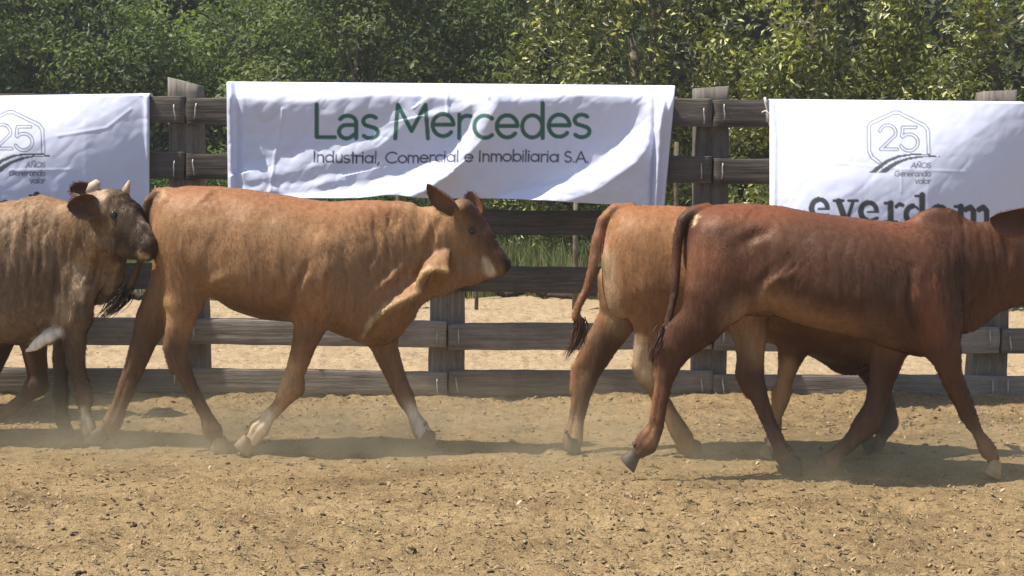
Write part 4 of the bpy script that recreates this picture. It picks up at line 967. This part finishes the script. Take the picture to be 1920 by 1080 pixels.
# loose dewlap skin swung towards the camera: a thin sheet of ribs from the neck out to its free edge
FLAP2 = [([(a[0], a[1], 9 - 3 * i / 30, -.05 - .012 * i / 30, 1), ((a[0] + b[0]) / 2, (a[1] + b[1]) / 2 - 3, 6, -.10 - .01 * i / 30, 1), (b[0], b[1], 4.6, -.145 - .012 * i / 30, 1)], .006) for i, (a, b) in enumerate(zip(_resamp(_hang, 31), _resamp(_edge, 31)))]
def herd():
    make_cow(dict(name='cow', cat='cow', seed=3, Y=7.55, cx=520, coat=TAN, egg=.12,
        label='tan cow with a loose swinging dewlap striding right below the green-lettered banner', group='cattle crossing the corral',
        barrel=[(286, 396, 460, .04), (297, 370, 495, .11), (322, 356, 525, .18), (360, 350, 545, .215), (400, 350, 558, .225), (450, 354, 584, .25), (500, 362, 597, .265), (550, 370, 602, .26), (600, 377, 613, .235), (650, 381, 632, .20), (700, 383, 645, .165), (740, 386, 628, .12), (775, 394, 585, .08)],
        chains=[([(680, 472, 88, 0, .45), (760, 463, 78, 0, .40), (815, 450, 65, 0, .42), (852, 440, 50, 0, .5)], .04),
                ([(868, 423, 43, 0, .55), (893, 448, 36, 0, .55), (917, 474, 25, 0, .62), (940, 495, 18, 0, .8)], .02),
                ([(846, 496, 50, 0, .42), (884, 504, 33, 0, .5), (930, 505, 15, 0, .8)], .02),
                ([(868, 392, 18, -.03, 1.2), (870, 392, 18, .03, 1.2)], .03),
                ([(815, 505, 40, 0, .22), (780, 535, 38, 0, .18), (742, 560, 46, 0, .18), (712, 585, 50, 0, .25)], .03),
                *FLAP2,
                ([(578, 480, 3, -.225, 1), (566, 515, 5, -.236, .8), (555, 550, 6, -.226, .8), (549, 576, 6, -.192, .8), (547, 594, 3, -.16, 1)], .010),
                ([(604, 470, 20, -.20, .5), (600, 520, 26, -.19, .5), (596, 560, 26, -.18, .5)], .05),
                # near hind, far hind
                ([(354, 450, 64, -.10, .5), (352, 515, 50, -.13, .55), (345, 562, 38, -.13, .6), (338, 608, 29, -.125, .55), (332, 645, 25, -.115, .5), (336, 672, 23, -.11, .5), (350, 710, 18, -.105, .6), (370, 748, 15, -.095, .75), (387, 780, 15, -.09, .75), (399, 808, 19, -.085, .8), (408, 828, 17, -.08, .8)], .03),
                ([(338, 600, 18, -.12, .5), (316, 652, 9, -.115, .8), (328, 690, 9, -.11, .8)], .025),
                ([(348, 470, 58, .10, .5), (326, 535, 46, .13, .55), (290, 592, 34, .13, .6), (268, 645, 29, .12, .55), (243, 712, 22, .10, .55), (224, 762, 18, .09, .7), (211, 792, 19, .08, .75), (201, 806, 16, .08, .75)], .03),
                # near front, far front
                ([(615, 500, 72, -.12, .4), (595, 570, 46, -.145, .5), (584, 602, 33, -.145, .6), (568, 655, 28, -.135, .65), (553, 700, 23, -.125, .7), (547, 726, 25, -.12, .75), (524, 760, 17, -.11, .75), (502, 784, 17, -.105, .75), (486, 804, 21, -.10, .8), (472, 824, 18, -.10, .8)], .03),
                ([(690, 560, 60, .09, .4), (712, 618, 38, .125, .5), (722, 655, 29, .125, .6), (744, 710, 23, .12, .65), (758, 742, 22, .11, .7), (774, 776, 15, .10, .75), (790, 808, 18, .09, .8), (800, 825, 15, .08, .8)], .03),
                ([(318, 359, 9, 0, 1), (294, 361, 9, 0, 1), (278, 378, 9, 0, 1), (272, 420, 8, .0, 1), (268, 470, 6, .04, 1), (256, 512, 6, .06, 1), (243, 540, 6, .07, 1)], .012)],
        folds=[([(706, 410), (702, 470), (690, 495)], 6, -.012), ([(722, 410), (716, 470)], 6, .006), ([(820, 416), (804, 468), (780, 517)], 6, -.016), ([(800, 425), (788, 475), (770, 515)], 7, .008),
               ([(574, 494), (553, 545), (547, 588)], 6, -.022), ([(566, 490), (545, 545)], 10, .006), ([(585, 505), (562, 550), (556, 590)], 10, .008),
               ([(760, 488), (712, 543)], 8, .012), ([(748, 485), (700, 535)], 6, -.010), ([(770, 500), (735, 540)], 5, -.008), ([(640, 470), (600, 560)], 26, .012), ([(655, 440), (620, 560)], 8, -.006),
               ([(383, 362), (392, 372)], 18, .014), ([(420, 380), (425, 470)], 22, -.012), ([(380, 545), (430, 520)], 12, .012), ([(395, 555), (440, 560)], 10, -.010), ([(300, 372), (316, 366)], 8, .012),
               ([(365, 430), (378, 530)], 16, .008), ([(480, 420), (492, 560)], 12, -.004), ([(520, 420), (530, 570)], 12, .004), ([(450, 420), (460, 560)], 12, .004), ([(735, 395), (728, 430)], 5, -.010), ([(750, 395), (744, 430)], 5, -.008),
               ([(842, 480), (846, 520)], 10, -.006), ([(880, 425), (890, 435)], 9, -.006)],
        patches=[([(300, 352), (620, 382), (720, 385)], 44, (.28, .118, .052), .7), ([(470, 590), (640, 640)], 50, (.20, .10, .05), .7), ([(892, 385), (945, 478)], 50, (.095, .048, .027), .97), ([(840, 500), (890, 520)], 40, (.27, .14, .066), .6), ([(330, 660), (400, 830)], 40, (.115, .066, .042), .85),  # face and underside painted darker, as turned from the sun
                 ([(268, 640), (200, 810)], 56, (.115, .062, .037), .9), ([(318, 560), (322, 600)], 16, BUFF, .8), ([(535, 690), (528, 735)], 24, BUFF, .9), ([(505, 780), (455, 850)], 26, CREAM, .9), ([(770, 770), (805, 838)], 24, CREAM, .85),  # buff thigh and knee spots paint sunlit hide; cream marks are real
                 ([(911, 490), (921, 509)], 10, (.56, .43, .29), 1), ([(948, 488), (956, 508)], 13, (.025, .018, .016), 1), (_edge, 8, (.54, .36, .19), .75), ([(420, 585), (560, 605)], 36, (.12, .066, .036), .8), ([(330, 480), (345, 540)], 40, (.24, .12, .055), .5), ([(440, 450), (520, 500)], 60, (.25, .13, .062), .45), ([(560, 600), (600, 560)], 30, (.40, .20, .085), .5), ([(308, 366), (296, 374)], 6, BUFF, .8), ([(292, 366), (276, 385), (272, 470), (256, 515), (243, 540)], 11, (.09, .05, .03), .9)],  # pale dewlap edge paints sun; dark belly, rump and flank paint shade
        wrinkles=[(745, 460, 90, 95, -12, 11, .012), (650, 500, 60, 80, -18, 16, .007), (800, 440, 30, 60, -20, 8, .008), (440, 470, 110, 90, 8, 26, .006)], foldk=1.0,
        hooves=[(412, 836, -.08, R(8), 32, True), (196, 806, .08, R(52), 30, False), (466, 830, -.10, R(-70) + R(110), 32, True), (806, 826, .08, R(25), 30, True)],
        ears=[((856, 398), -.085, (799, 350), -.16, 38, (-.4, -.9, -.35), .7, (.12, .058, .032), (.20, .11, .065)), ((880, 412), .02, (888, 358), .05, 46, (.6, -.8, .2), .5, (.16, .06, .03), (.26, .13, .07))],
        eyes=[(886, 434, -.062, 6), (900, 430, .062, 6)], socks_and_rim=[([(774, 780), (806, 836)], 19, (.80, .67, .50)), ([(502, 786), (462, 842)], 18, (.76, .62, .45)), ([(530, 700), (524, 738)], 10, (.52, .34, .18))],  # last pale strip paints the sunlit edge of the knee
        switches=[([(246, 535, .07), (225, 562, .06), (205, 582, .05), (182, 600, .05)], .022, DARK)]))
    make_cow(dict(name='cow', cat='cow', seed=9, Y=6.95, cx=1540, coat=RED, egg=.12, group='cattle crossing the corral',
        label='dark red-brown humped cow at right, nearest the camera, head cut by the frame',
        barrel=[(1281, 432, 495, .04), (1292, 408, 525, .11), (1314, 392, 555, .18), (1345, 385, 580, .215), (1395, 383, 590, .23), (1445, 385, 590, .25), (1500, 394, 608, .275), (1560, 403, 622, .29), (1620, 411, 635, .28), (1680, 417, 655, .25), (1730, 420, 668, .21), (1772, 430, 650, .14), (1812, 450, 600, .06)],
        chains=[([(1732, 426, 28, 0, .6), (1752, 417, 28, 0, .55), (1774, 416, 26, 0, .55)], .02),
                ([(1730, 507, 74, 0, .62), (1790, 498, 76, 0, .52), (1840, 490, 74, 0, .43), (1880, 485, 71, 0, .40), (1925, 474, 68, 0, .40), (1950, 466, 56, 0, .5)], .05),
                ([(1958, 452, 46, 0, .55), (1990, 482, 39, 0, .55), (2020, 512, 28, 0, .62), (2040, 532, 22, 0, .75)], .02), ([(1945, 515, 42, 0, .45), (2005, 540, 18, 0, .6)], .02),
                ([(1915, 535, 34, 0, .18), (1855, 556, 38, 0, .16), (1812, 582, 42, 0, .22)], .03),
                ([(1362, 475, 72, -.11, .5), (1346, 550, 64, -.14, .5), (1312, 608, 43, -.145, .5), (1276, 648, 30, -.135, .5), (1256, 684, 25, -.125, .5), (1243, 722, 19, -.12, .6), (1236, 765, 17, -.11, .7), (1230, 800, 17, -.10, .75), (1212, 832, 21, -.10, .8), (1198, 848, 17, -.10, .8)], .03),
                ([(1275, 620, 22, -.13, .5), (1238, 660, 9, -.125, .8), (1238, 700, 9, -.12, .8)], .03),
                ([(1395, 550, 55, .09, .5), (1404, 615, 36, .12, .55), (1410, 665, 29, .11, .55), (1412, 708, 26, .09, .5), (1425, 750, 20, .07, .6), (1441, 790, 17, .05, .7), (1460, 832, 17, .02, .75), (1472, 858, 20, .01, .8), (1482, 874, 17, 0, .8)], .03),
                ([(1402, 660, 16, .11, .6), (1388, 700, 9, .09, .8), (1402, 735, 8, .08, .8)], .025),
                ([(1738, 515, 58, -.10, .6), (1752, 565, 50, -.13, .5), (1762, 600, 44, -.15, .5), (1768, 645, 33, -.155, .6), (1786, 710, 26, -.145, .65), (1806, 755, 22, -.135, .7), (1816, 778, 21, -.13, .75), (1834, 812, 14, -.12, .8), (1853, 845, 17, -.11, .85), (1862, 862, 15, -.10, .85)], .05),
                ([(1690, 590, 60, .06, .4), (1666, 660, 35, .08, .55), (1653, 720, 28, .07, .65), (1640, 765, 25, .05, .7), (1628, 792, 25, .04, .75), (1598, 826, 19, .02, .75), (1573, 848, 18, .01, .75), (1557, 866, 21, 0, .8), (1550, 880, 17, 0, .8)], .03),
                ([(1326, 392, 11, -.01, 1), (1298, 396, 10, -.03, 1), (1279, 414, 10, -.04, 1), (1271, 450, 10, -.05, 1), (1268, 500, 9, -.06, 1), (1265, 548, 8, -.07, 1), (1256, 590, 7, -.09, 1), (1245, 625, 7, -.10, 1)], .006)],
        folds=[([(1418, 562), (1450, 531), (1492, 510)], 8, .020), ([(1432, 572), (1470, 545)], 8, -.012), ([(1428, 540), (1445, 500), (1440, 470)], 9, -.012), ([(1385, 460), (1415, 440), (1442, 430)], 10, -.020), ([(1380, 445), (1440, 415)], 10, .010),
               ([(1709, 500), (1705, 567), (1718, 655)], 7, -.022), ([(1725, 500), (1722, 570)], 12, .014), ([(1692, 520), (1690, 600)], 10, .008), ([(1775, 430), (1790, 450), (1815, 465)], 18, -.008), ([(1795, 500), (1805, 560)], 10, -.010), ([(1750, 530), (1748, 600)], 22, .012),
               ([(1840, 430), (1850, 480)], 5, -.008), ([(1860, 430), (1866, 480)], 5, -.007), ([(1885, 440), (1888, 500)], 6, -.008), ([(1312, 395), (1300, 412)], 8, .012), ([(1400, 392), (1410, 400)], 20, .016), ([(1340, 470), (1380, 560)], 18, .006), ([(1365, 500), (1395, 590)], 9, -.010),
               ([(1500, 430), (1515, 590)], 12, -.004), ([(1540, 430), (1553, 600)], 12, .005), ([(1580, 430), (1590, 610)], 12, -.004), ([(1620, 440), (1630, 610)], 12, .004), ([(1455, 440), (1480, 480)], 14, .010)],
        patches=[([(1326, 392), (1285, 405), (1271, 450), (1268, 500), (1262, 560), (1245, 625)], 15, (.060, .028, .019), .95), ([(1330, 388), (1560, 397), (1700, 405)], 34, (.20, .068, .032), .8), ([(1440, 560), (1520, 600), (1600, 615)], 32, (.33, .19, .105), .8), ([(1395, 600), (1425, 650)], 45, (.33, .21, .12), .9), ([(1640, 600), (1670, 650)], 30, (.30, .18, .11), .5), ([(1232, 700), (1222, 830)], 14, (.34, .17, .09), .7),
                 ([(1420, 740), (1490, 890)], 40, (.10, .045, .028), .8), ([(1640, 740), (1550, 890)], 50, (.09, .04, .024), .8), ([(1850, 830), (1880, 880)], 24, (.28, .13, .08), .6), ([(1290, 500), (1320, 480)], 40, (.27, .11, .06), .5), ([(1300, 418), (1308, 406)], 3, CREAM, .8), ([(1540, 470), (1670, 560)], 85, (.078, .035, .021), .8), ([(1740, 540), (1755, 620)], 30, (.24, .085, .045), .7), ([(1780, 440), (1800, 450)], 28, (.07, .03, .02), .7), ([(2035, 525), (2050, 540)], 18, DARK, 1)],  # shoulder highlight and the shadow behind the hump are painted in
        wrinkles=[(1850, 470, 70, 80, -8, 9, .010), (1460, 520, 60, 60, 40, 14, .007), (1570, 510, 120, 90, 4, 24, .005), (1760, 540, 40, 80, 0, 16, .006)], foldk=.6,
        hooves=[(1190, 852, -.10, R(46), 32, False), (1490, 882, 0, R(22), 36, False), (1866, 866, -.10, R(28), 33, True), (1546, 886, 0, R(30), 34, False)],
        ears=[((1934, 416), -.085, (1862, 414), -.19, 62, (-.1, -.8, -.35), .4, (.19, .055, .03), (.055, .022, .016)), ((1965, 410), .09, (1950, 395), .22, 56, (.5, -.6, .1), .4, (.17, .05, .03), (.055, .022, .016))],
        eyes=[(1972, 452, -.09, 9), (1972, 452, .09, 9)],
        switches=[([(1248, 612, -.10), (1241, 636, -.11), (1231, 660, -.12), (1222, 684, -.13)], .02, (.07, .03, .02))]))
    make_cow(dict(name='cow', cat='cow', seed=17, Y=7.42, cx=1330, coat=(.285, .142, .064), egg=.12, group='cattle crossing the corral',
        label='tan cow with pale inner thighs, mostly hidden behind the dark red-brown cow, tail swung out',
        barrel=[(1131, 440, 545, .05), (1142, 410, 580, .13), (1165, 390, 598, .19), (1210, 386, 604, .22), (1260, 387, 606, .235), (1320, 392, 614, .25), (1400, 402, 632, .26), (1480, 410, 652, .26), (1550, 414, 676, .24), (1605, 420, 690, .19), (1650, 440, 670, .13)],
        chains=[([(1610, 530, 88, 0, .42), (1680, 530, 74, 0, .4), (1735, 525, 58, 0, .45)], .04), ([(1750, 515, 44, 0, .55), (1780, 540, 38, 0, .55), (1808, 562, 27, 0, .62), (1825, 578, 20, 0, .75)], .02), ([(1740, 550, 38, 0, .45), (1800, 578, 18, 0, .6)], .02),
                ([(1590, 655, 50, 0, .28), (1640, 625, 46, 0, .2), (1690, 590, 36, 0, .2)], .03),
                ([(1175, 530, 55, .10, .5), (1160, 595, 38, .13, .5), (1125, 650, 31, .125, .5), (1100, 705, 26, .11, .5), (1089, 745, 20, .09, .6), (1080, 790, 17, .07, .7), (1074, 828, 19, .05, .8), (1072, 845, 17, .04, .8)], .03),
                ([(1115, 650, 18, .12, .6), (1080, 690, 9, .11, .8), (1078, 730, 9, .1, .8)], .025),
                ([(1205, 490, 75, -.10, .5), (1228, 565, 56, -.13, .5), (1228, 625, 38, -.13, .5), (1212, 682, 25, -.12, .5), (1228, 730, 19, -.11, .6), (1256, 775, 18, -.10, .7), (1280, 820, 20, -.08, .8), (1292, 845, 18, -.07, .8)], .03),
                ([(1210, 640, 15, -.13, .6), (1194, 686, 9, -.12, .8), (1205, 712, 9, -.115, .8)], .025),
                ([(1505, 580, 52, -.10, .4), (1488, 645, 30, -.12, .55), (1472, 712, 19, -.115, .65), (1464, 742, 19, -.11, .7), (1458, 780, 13, -.11, .75), (1450, 826, 14, -.11, .8), (1445, 845, 12, -.11, .8)], .03),
                ([(1615, 640, 50, .08, .5), (1645, 715, 28, .10, .55), (1663, 770, 22, .09, .65), (1664, 792, 22, .09, .7), (1652, 822, 15, .08, .75), (1644, 842, 16, .07, .8), (1640, 852, 14, .07, .8)], .03),
                ([(1184, 391, 10, 0, 1), (1152, 392, 10, -.01, 1), (1130, 414, 10, -.02, 1), (1118, 455, 10, -.03, 1), (1111, 505, 9, -.04, 1), (1101, 540, 8, -.04, 1), (1083, 576, 7, -.05, 1), (1080, 594, 8, -.05, 1)], .006)],
        folds=[([(1160, 430), (1180, 560)], 8, -.008), ([(1255, 420), (1248, 540)], 24, -.008), ([(1180, 600), (1200, 560)], 10, -.010), ([(1135, 460), (1150, 600)], 9, .008), ([(1200, 500), (1215, 600)], 14, .008)],
        patches=[([(1170, 388), (1280, 388)], 34, (.30, .12, .05), .7), ([(1150, 392), (1128, 418), (1118, 455), (1110, 505), (1100, 540), (1082, 578)], 14, (.20, .095, .048), .9), ([(1136, 480), (1148, 560), (1156, 615)], 20, (.50, .36, .22), .75), ([(1130, 440), (1133, 480)], 10, (.50, .26, .18), .8), ([(1200, 655), (1215, 705)], 24, CREAM, .75), ([(1240, 770), (1262, 800)], 20, CREAM, .6), ([(1130, 650), (1075, 840)], 48, (.095, .055, .036), .9),
                 ([(1500, 650), (1620, 710)], 80, (.09, .04, .024), .9), ([(1478, 690), (1460, 780)], 20, BUFF, .7), ([(1448, 820), (1442, 870)], 22, (.75, .66, .52), .95), ([(1665, 760), (1640, 865)], 40, (.07, .035, .024), .9), ([(1283, 800), (1300, 860)], 24, (.22, .13, .08), .7), ([(1080, 790), (1074, 850)], 14, (.32, .2, .12), .6)],
        hooves=[(1074, 850, .04, R(12), 31, False), (1302, 850, -.06, R(20), 32, False), (1441, 852, -.11, R(30), 24, True), (1637, 854, .07, R(62), 28, False)],
        ears=[((1738, 490), -.085, (1690, 475), -.17, 56, (-.1, -.8, .3), .4, (.2, .08, .04), (.12, .06, .04)), ((1755, 480), .08, (1735, 465), .2, 56, (.5, -.6, .1), .4, (.2, .08, .04), (.12, .06, .04))],
        eyes=[(1765, 518, -.09, 9), (1765, 518, .09, 9)],
        switches=[([(1081, 588, -.05), (1088, 613, -.05), (1081, 640, -.05), (1060, 674, -.05)], .02, (.10, .05, .03))]))
    make_cow(dict(name='calf', cat='calf', seed=23, Y=7.80, cx=0, coat=GREY, egg=.10, shag=.005, hair=.024, lift=1.15, hairs=65000, group='cattle crossing the corral',
        label='shaggy grey-brown calf at left edge, head turned to the camera with small horn buds',
        barrel=[(-262, 440, 520, .05), (-248, 408, 570, .13), (-210, 392, 600, .19), (-150, 387, 612, .22), (-80, 388, 628, .245), (-10, 384, 640, .25), (40, 376, 645, .24), (80, 371, 638, .215), (120, 382, 618, .18), (158, 400, 588, .13), (186, 430, 552, .08)],
        chains=[([(100, 458, 80, -.01, .45), (150, 448, 68, -.08, .45), (188, 428, 52, -.2, .5)], .04),
                ([(186, 386, 30, -.27, .9), (212, 392, 38, -.28, .8), (234, 412, 36, -.31, .7), (262, 442, 25, -.36, .75), (281, 461, 20, -.39, .95)], .02), ([(208, 436, 34, -.26, .5), (245, 462, 21, -.33, .6), (276, 476, 12, -.38, .9)], .02),
                ([(205, 470, 36, -.14, .35), (208, 512, 28, -.08, .3), (188, 540, 30, -.03, .35)], .03),
                ([(130, 540, 60, -.12, .4), (138, 590, 37, -.14, .5), (139, 630, 28, -.135, .6), (143, 678, 22, -.125, .65), (153, 722, 18, -.115, .7), (158, 745, 18, -.11, .75), (161, 775, 12, -.11, .8), (166, 802, 16, -.105, .85), (169, 815, 14, -.10, .85)], .03),
                ([(122, 600, 40, .09, .45), (116, 655, 20, .11, .6), (115, 715, 16, .105, .65), (115, 735, 16, .10, .7), (117, 768, 12, .10, .8), (119, 790, 15, .09, .85), (121, 800, 13, .09, .85)], .03),
                ([(106, 622, 14, -.15, .5), (90, 632, 16, -.17, .5), (70, 646, 11, -.175, .5), (50, 658, 5, -.175, .6)], .012),
                ([(-200, 480, 72, -.1, .5), (-190, 560, 52, -.13, .5), (-205, 640, 34, -.13, .5), (-225, 690, 25, -.12, .5), (-215, 740, 18, -.11, .7), (-205, 790, 18, -.1, .75), (-198, 812, 17, -.1, .8)], .03),
                ([(-210, 480, 72, .1, .5), (-220, 560, 52, .13, .5), (-255, 640, 34, .13, .5), (-285, 690, 25, .12, .5), (-290, 740, 18, .11, .7), (-292, 780, 18, .1, .75), (-290, 800, 17, .1, .8)], .03),
                ([(-225, 398, 10, 0, 1), (-255, 415, 9, 0, 1), (-266, 480, 8, 0, 1), (-270, 560, 7, 0, 1)], .012)],
        folds=[([(22 + i * 21, 400 + (i * 37) % 30), (18 + i * 22, 470 + (i * 53) % 50), (30 + i * 20, 520 + (i * 29) % 40)], 5, (-.012, .010)[i % 2]) for i in range(10) if i not in (2, 5, 7)]
              + [([(105, 520), (98, 570), (106, 625)], 6, -.02), ([(165, 480), (150, 560)], 8, .012), ([(182, 470), (172, 540)], 5, -.012), ([(75, 372), (88, 384)], 16, .012), ([(112, 385), (104, 430)], 5, -.015)],
        patches=[([(0, 384), (110, 384)], 26, (.27, .155, .08), .7), ([(0, 600), (90, 640)], 60, (.28, .20, .13), .6), ([(185, 375), (225, 440)], 42, (.105, .060, .035), .95), ([(238, 392), (280, 465)], 46, (.045, .028, .019), .97), ([(215, 450), (262, 478)], 26, (.06, .04, .03), .8), ([(264, 409), (296, 438)], 7, (.34, .27, .21), .7), ([(200, 388), (212, 396)], 13, (.27, .18, .11), .6), ([(180, 352), (192, 362)], 14, (.42, .31, .21), .9), ([(150, 480), (140, 540), (120, 600)], 14, (.46, .33, .20), .8), ([(172, 440), (165, 500), (150, 545)], 9, (.42, .30, .19), .7), ([(198, 480), (192, 530)], 8, (.48, .36, .24), .8), ([(215, 500), (205, 540)], 7, (.46, .34, .22), .8), ([(60, 390), (52, 470)], 9, (.34, .23, .14), .6), ([(95, 400), (88, 500)], 9, (.34, .23, .14), .6), ([(25, 400), (20, 500)], 9, (.32, .22, .13), .6), ([(200, 430), (195, 520)], 18, (.34, .23, .14), .6),  # dark head is painted shade; nose bridge and brow are painted highlights
                 ([(150, 680), (165, 820)], 34, (.15, .10, .065), .8), ([(155, 768), (158, 782)], 13, (.80, .72, .58), 1), ([(164, 800), (160, 812)], 12, (.78, .70, .56), 1), ([(115, 640), (120, 810)], 36, (.075, .05, .034), .9), ([(50, 658), (105, 622)], 16, (.80, .72, .60), 1), ([(262, 474), (276, 480)], 7, CREAM, .8), ([(292, 450), (294, 468)], 12, DARK, 1), ([(110, 560), (104, 610)], 9, (.45, .33, .22), .8), ([(158, 540), (152, 560)], 9, (.62, .48, .33), .9)],  # belly flap painted near white, as if sunlit
        wrinkles=[(90, 470, 120, 110, 3, 12, .013), (190, 500, 40, 60, 5, 8, .012)],
        hooves=[(172, 816, -.10, R(10), 27, True), (123, 800, .09, R(8), 27, False), (-195, 814, -.1, R(8), 30, False), (-286, 802, .1, R(20), 30, False)],
        ears=[((184, 385), -.33, (126, 389), -.38, 46, (-.1, -.85, -.2), .45, (.16, .09, .055), (.085, .035, .026)), ((182, 368), -.2, (126, 352), -.16, 36, (-.2, -.85, .1), .45, (.10, .05, .035), (.05, .025, .02))],
        eyes=[(213, 403, -.368, 7), (252, 398, -.25, 7)],
        horns=[([(172, 362, -.27), (176, 350, -.275), (184, 341, -.28)], [12, 11, 7], 'palehorn'), ([(232, 372, -.27), (237, 354, -.27), (243, 338, -.265)], [11, 7, 2], 'horn')],
        switches=[([(-270, 555, 0), (-274, 590, 0), (-276, 640, 0), (-272, 690, 0)], .02, DARK)]))
    make_cow(dict(name='calf', cat='calf', seed=31, Y=8.42, cx=-120, coat=(.10, .052, .030), egg=.10, h=.011, group='cattle crossing the corral',
        label='dark brown calf behind the shaggy calf, only its folded foreleg showing',
        barrel=[(-362, 450, 520, .05), (-348, 420, 570, .13), (-310, 405, 590, .19), (-250, 400, 602, .21), (-180, 402, 612, .235), (-110, 405, 622, .24), (-60, 408, 630, .23), (-20, 412, 625, .20), (20, 420, 605, .17), (58, 435, 575, .12), (80, 455, 545, .08)],
        chains=[([(0, 490, 72, 0, .45), (60, 475, 62, 0, .42), (105, 455, 48, 0, .45)], .04), ([(120, 440, 38, 0, .55), (148, 462, 32, 0, .6), (172, 486, 22, 0, .7)], .02), ([(112, 475, 34, 0, .45), (165, 494, 14, 0, .7)], .02),
                ([(52, 560, 50, -.1, .45), (62, 620, 34, -.12, .55), (66, 665, 27, -.12, .6), (72, 705, 23, -.115, .65), (70, 722, 23, -.11, .7), (46, 748, 16, -.11, .75), (18, 768, 16, -.105, .8), (-4, 780, 19, -.1, .8), (-18, 786, 15, -.1, .8)], .03),
                ([(30, 560, 50, .1, .45), (0, 640, 28, .12, .6), (-20, 700, 19, .115, .65), (-30, 740, 14, .11, .75), (-45, 770, 15, .1, .8), (-55, 782, 13, .1, .8)], .03),
                ([(-300, 490, 66, -.1, .5), (-290, 570, 48, -.13, .5), (-305, 635, 32, -.13, .5), (-322, 680, 23, -.12, .5), (-312, 720, 17, -.11, .7), (-302, 760, 17, -.1, .75), (-296, 778, 15, -.1, .8)], .03),
                ([(-310, 490, 66, .1, .5), (-320, 570, 48, .13, .5), (-345, 635, 32, .13, .5), (-370, 680, 23, .12, .5), (-375, 720, 17, .11, .7), (-377, 750, 17, .1, .75), (-375, 768, 15, .1, .8)], .03),
                ([(-325, 410, 10, 0, 1), (-355, 430, 9, 0, 1), (-366, 490, 8, 0, 1), (-370, 560, 7, 0, 1)], .012)],
        patches=[([(70, 690), (0, 785)], 50, (.10, .06, .04), .6)],
        hooves=[(-22, 788, -.1, R(75), 28, False), (-60, 784, .1, R(20), 27, False), (-292, 780, -.1, R(8), 28, False), (-372, 770, .1, R(15), 28, False)],
        ears=[((108, 425), -.08, (70, 418), -.15, 46, (-.1, -.85, .2), .45, (.1, .05, .03), (.06, .03, .02)), ((118, 418), .08, (98, 408), .18, 46, (.3, -.7, .1), .45, (.1, .05, .03), (.06, .03, .02))],
        eyes=[(132, 440, -.08, 8), (132, 440, .08, 8)], switches=[([(-370, 555, 0), (-374, 590, 0), (-376, 640, 0), (-372, 680, 0)], .02, DARK)]))
# ------------------------------------------------------------------ dust kicked up by the hooves
def build_dust():
    m = bpy.data.materials.new('kicked_up_dust'); m.use_nodes = True; nt = m.node_tree; nt.nodes.clear()
    out = N(nt, 'ShaderNodeOutputMaterial'); v = N(nt, 'ShaderNodeVolumePrincipled'); nt.links.new(v.outputs[0], out.inputs['Volume'])
    v.inputs['Color'].default_value = (.96, .80, .52, 1); v.inputs['Anisotropy'].default_value = 0.2
    tc = N(nt, 'ShaderNodeTexCoord'); sp = N(nt, 'ShaderNodeSeparateXYZ'); nt.links.new(tc.outputs['Generated'], sp.inputs[0])
    n = noise_node(nt, 2.6, 3, 0.6)
    def math_(op, a, b=None):
        q = N(nt, 'ShaderNodeMath', operation=op)
        for i, s in enumerate((a, b)):
            if s is None: continue
            if hasattr(s, 'is_linked'): nt.links.new(s, q.inputs[i])
            else: q.inputs[i].default_value = s
        return q.outputs[0]
    def hat(s, e):      # 0 at both ends of the box, 1 in its middle
        return math_('POWER', math_('MULTIPLY', math_('MULTIPLY', s, math_('SUBTRACT', 1.0, s)), 4.0), e)
    fall = math_('POWER', math_('SUBTRACT', 1.0, sp.outputs['Z']), 2.2)
    puff = math_('MAXIMUM', math_('SUBTRACT', math_('MULTIPLY', n.outputs[0], 3.2), 1.05), 0.0)
    d = math_('MULTIPLY', math_('MULTIPLY', hat(sp.outputs['X'], 0.8), hat(sp.outputs['Y'], 0.8)), math_('MULTIPLY', fall, puff))
    k = N(nt, 'ShaderNodeMath', operation='MULTIPLY', name='thickness'); nt.links.new(d, k.inputs[0]); k.inputs[1].default_value = DUST; nt.links.new(k.outputs[0], v.inputs['Density'])
    m2 = m.copy(); m2.name = 'thinner_kicked_up_dust'; m2.node_tree.nodes['thickness'].inputs[1].default_value = DUST * .5
    for lab, x0, x1, y0, y1, h in (('pale dust hanging round the hooves of the tan cow and the calves', -3.2, 0.9, 6.75, 8.35, .42), ('pale dust drifting round the hind legs of the two right cows', -.1, 2.9, 6.3, 7.75, .50)):
        V = [(x, y, z) for x in (x0, x1) for y in (y0, y1) for z in (.012, h)]
        Q = [(0, 1, 3, 2), (4, 6, 7, 5), (0, 4, 5, 1), (2, 3, 7, 6), (0, 2, 6, 4), (1, 5, 7, 3)]
        o = mesh_obj('dust', np_mesh('dust', V, Q, smooth=False), m if x0 < -1 else m2); tag(o, lab, 'dust', kind='stuff')
def build_haze():
    m = bpy.data.materials.new('thin_dusty_air'); m.use_nodes = True; nt = m.node_tree; nt.nodes.clear()
    out = N(nt, 'ShaderNodeOutputMaterial'); v = N(nt, 'ShaderNodeVolumePrincipled'); nt.links.new(v.outputs[0], out.inputs['Volume'])
    v.inputs['Color'].default_value = (.93, .94, .92, 1); v.inputs['Density'].default_value = HAZE; v.inputs['Anisotropy'].default_value = .1
    V = [(x, y, z) for x in (-14, 16) for y in (-1.5, 31) for z in (-1.2, 7.6)]
    Q = [(0, 1, 3, 2), (4, 6, 7, 5), (0, 4, 5, 1), (2, 3, 7, 6), (0, 2, 6, 4), (1, 5, 7, 3)]
    tag(mesh_obj('haze', np_mesh('haze', V, Q, smooth=False), m), 'thin dusty haze in the air', 'haze', kind='stuff')
HAZE = 0.0016
DUST = 2.5
build_ground(); build_clods()
build_fence(); build_banners(); herd(); build_plants(); build_dust(); build_haze()
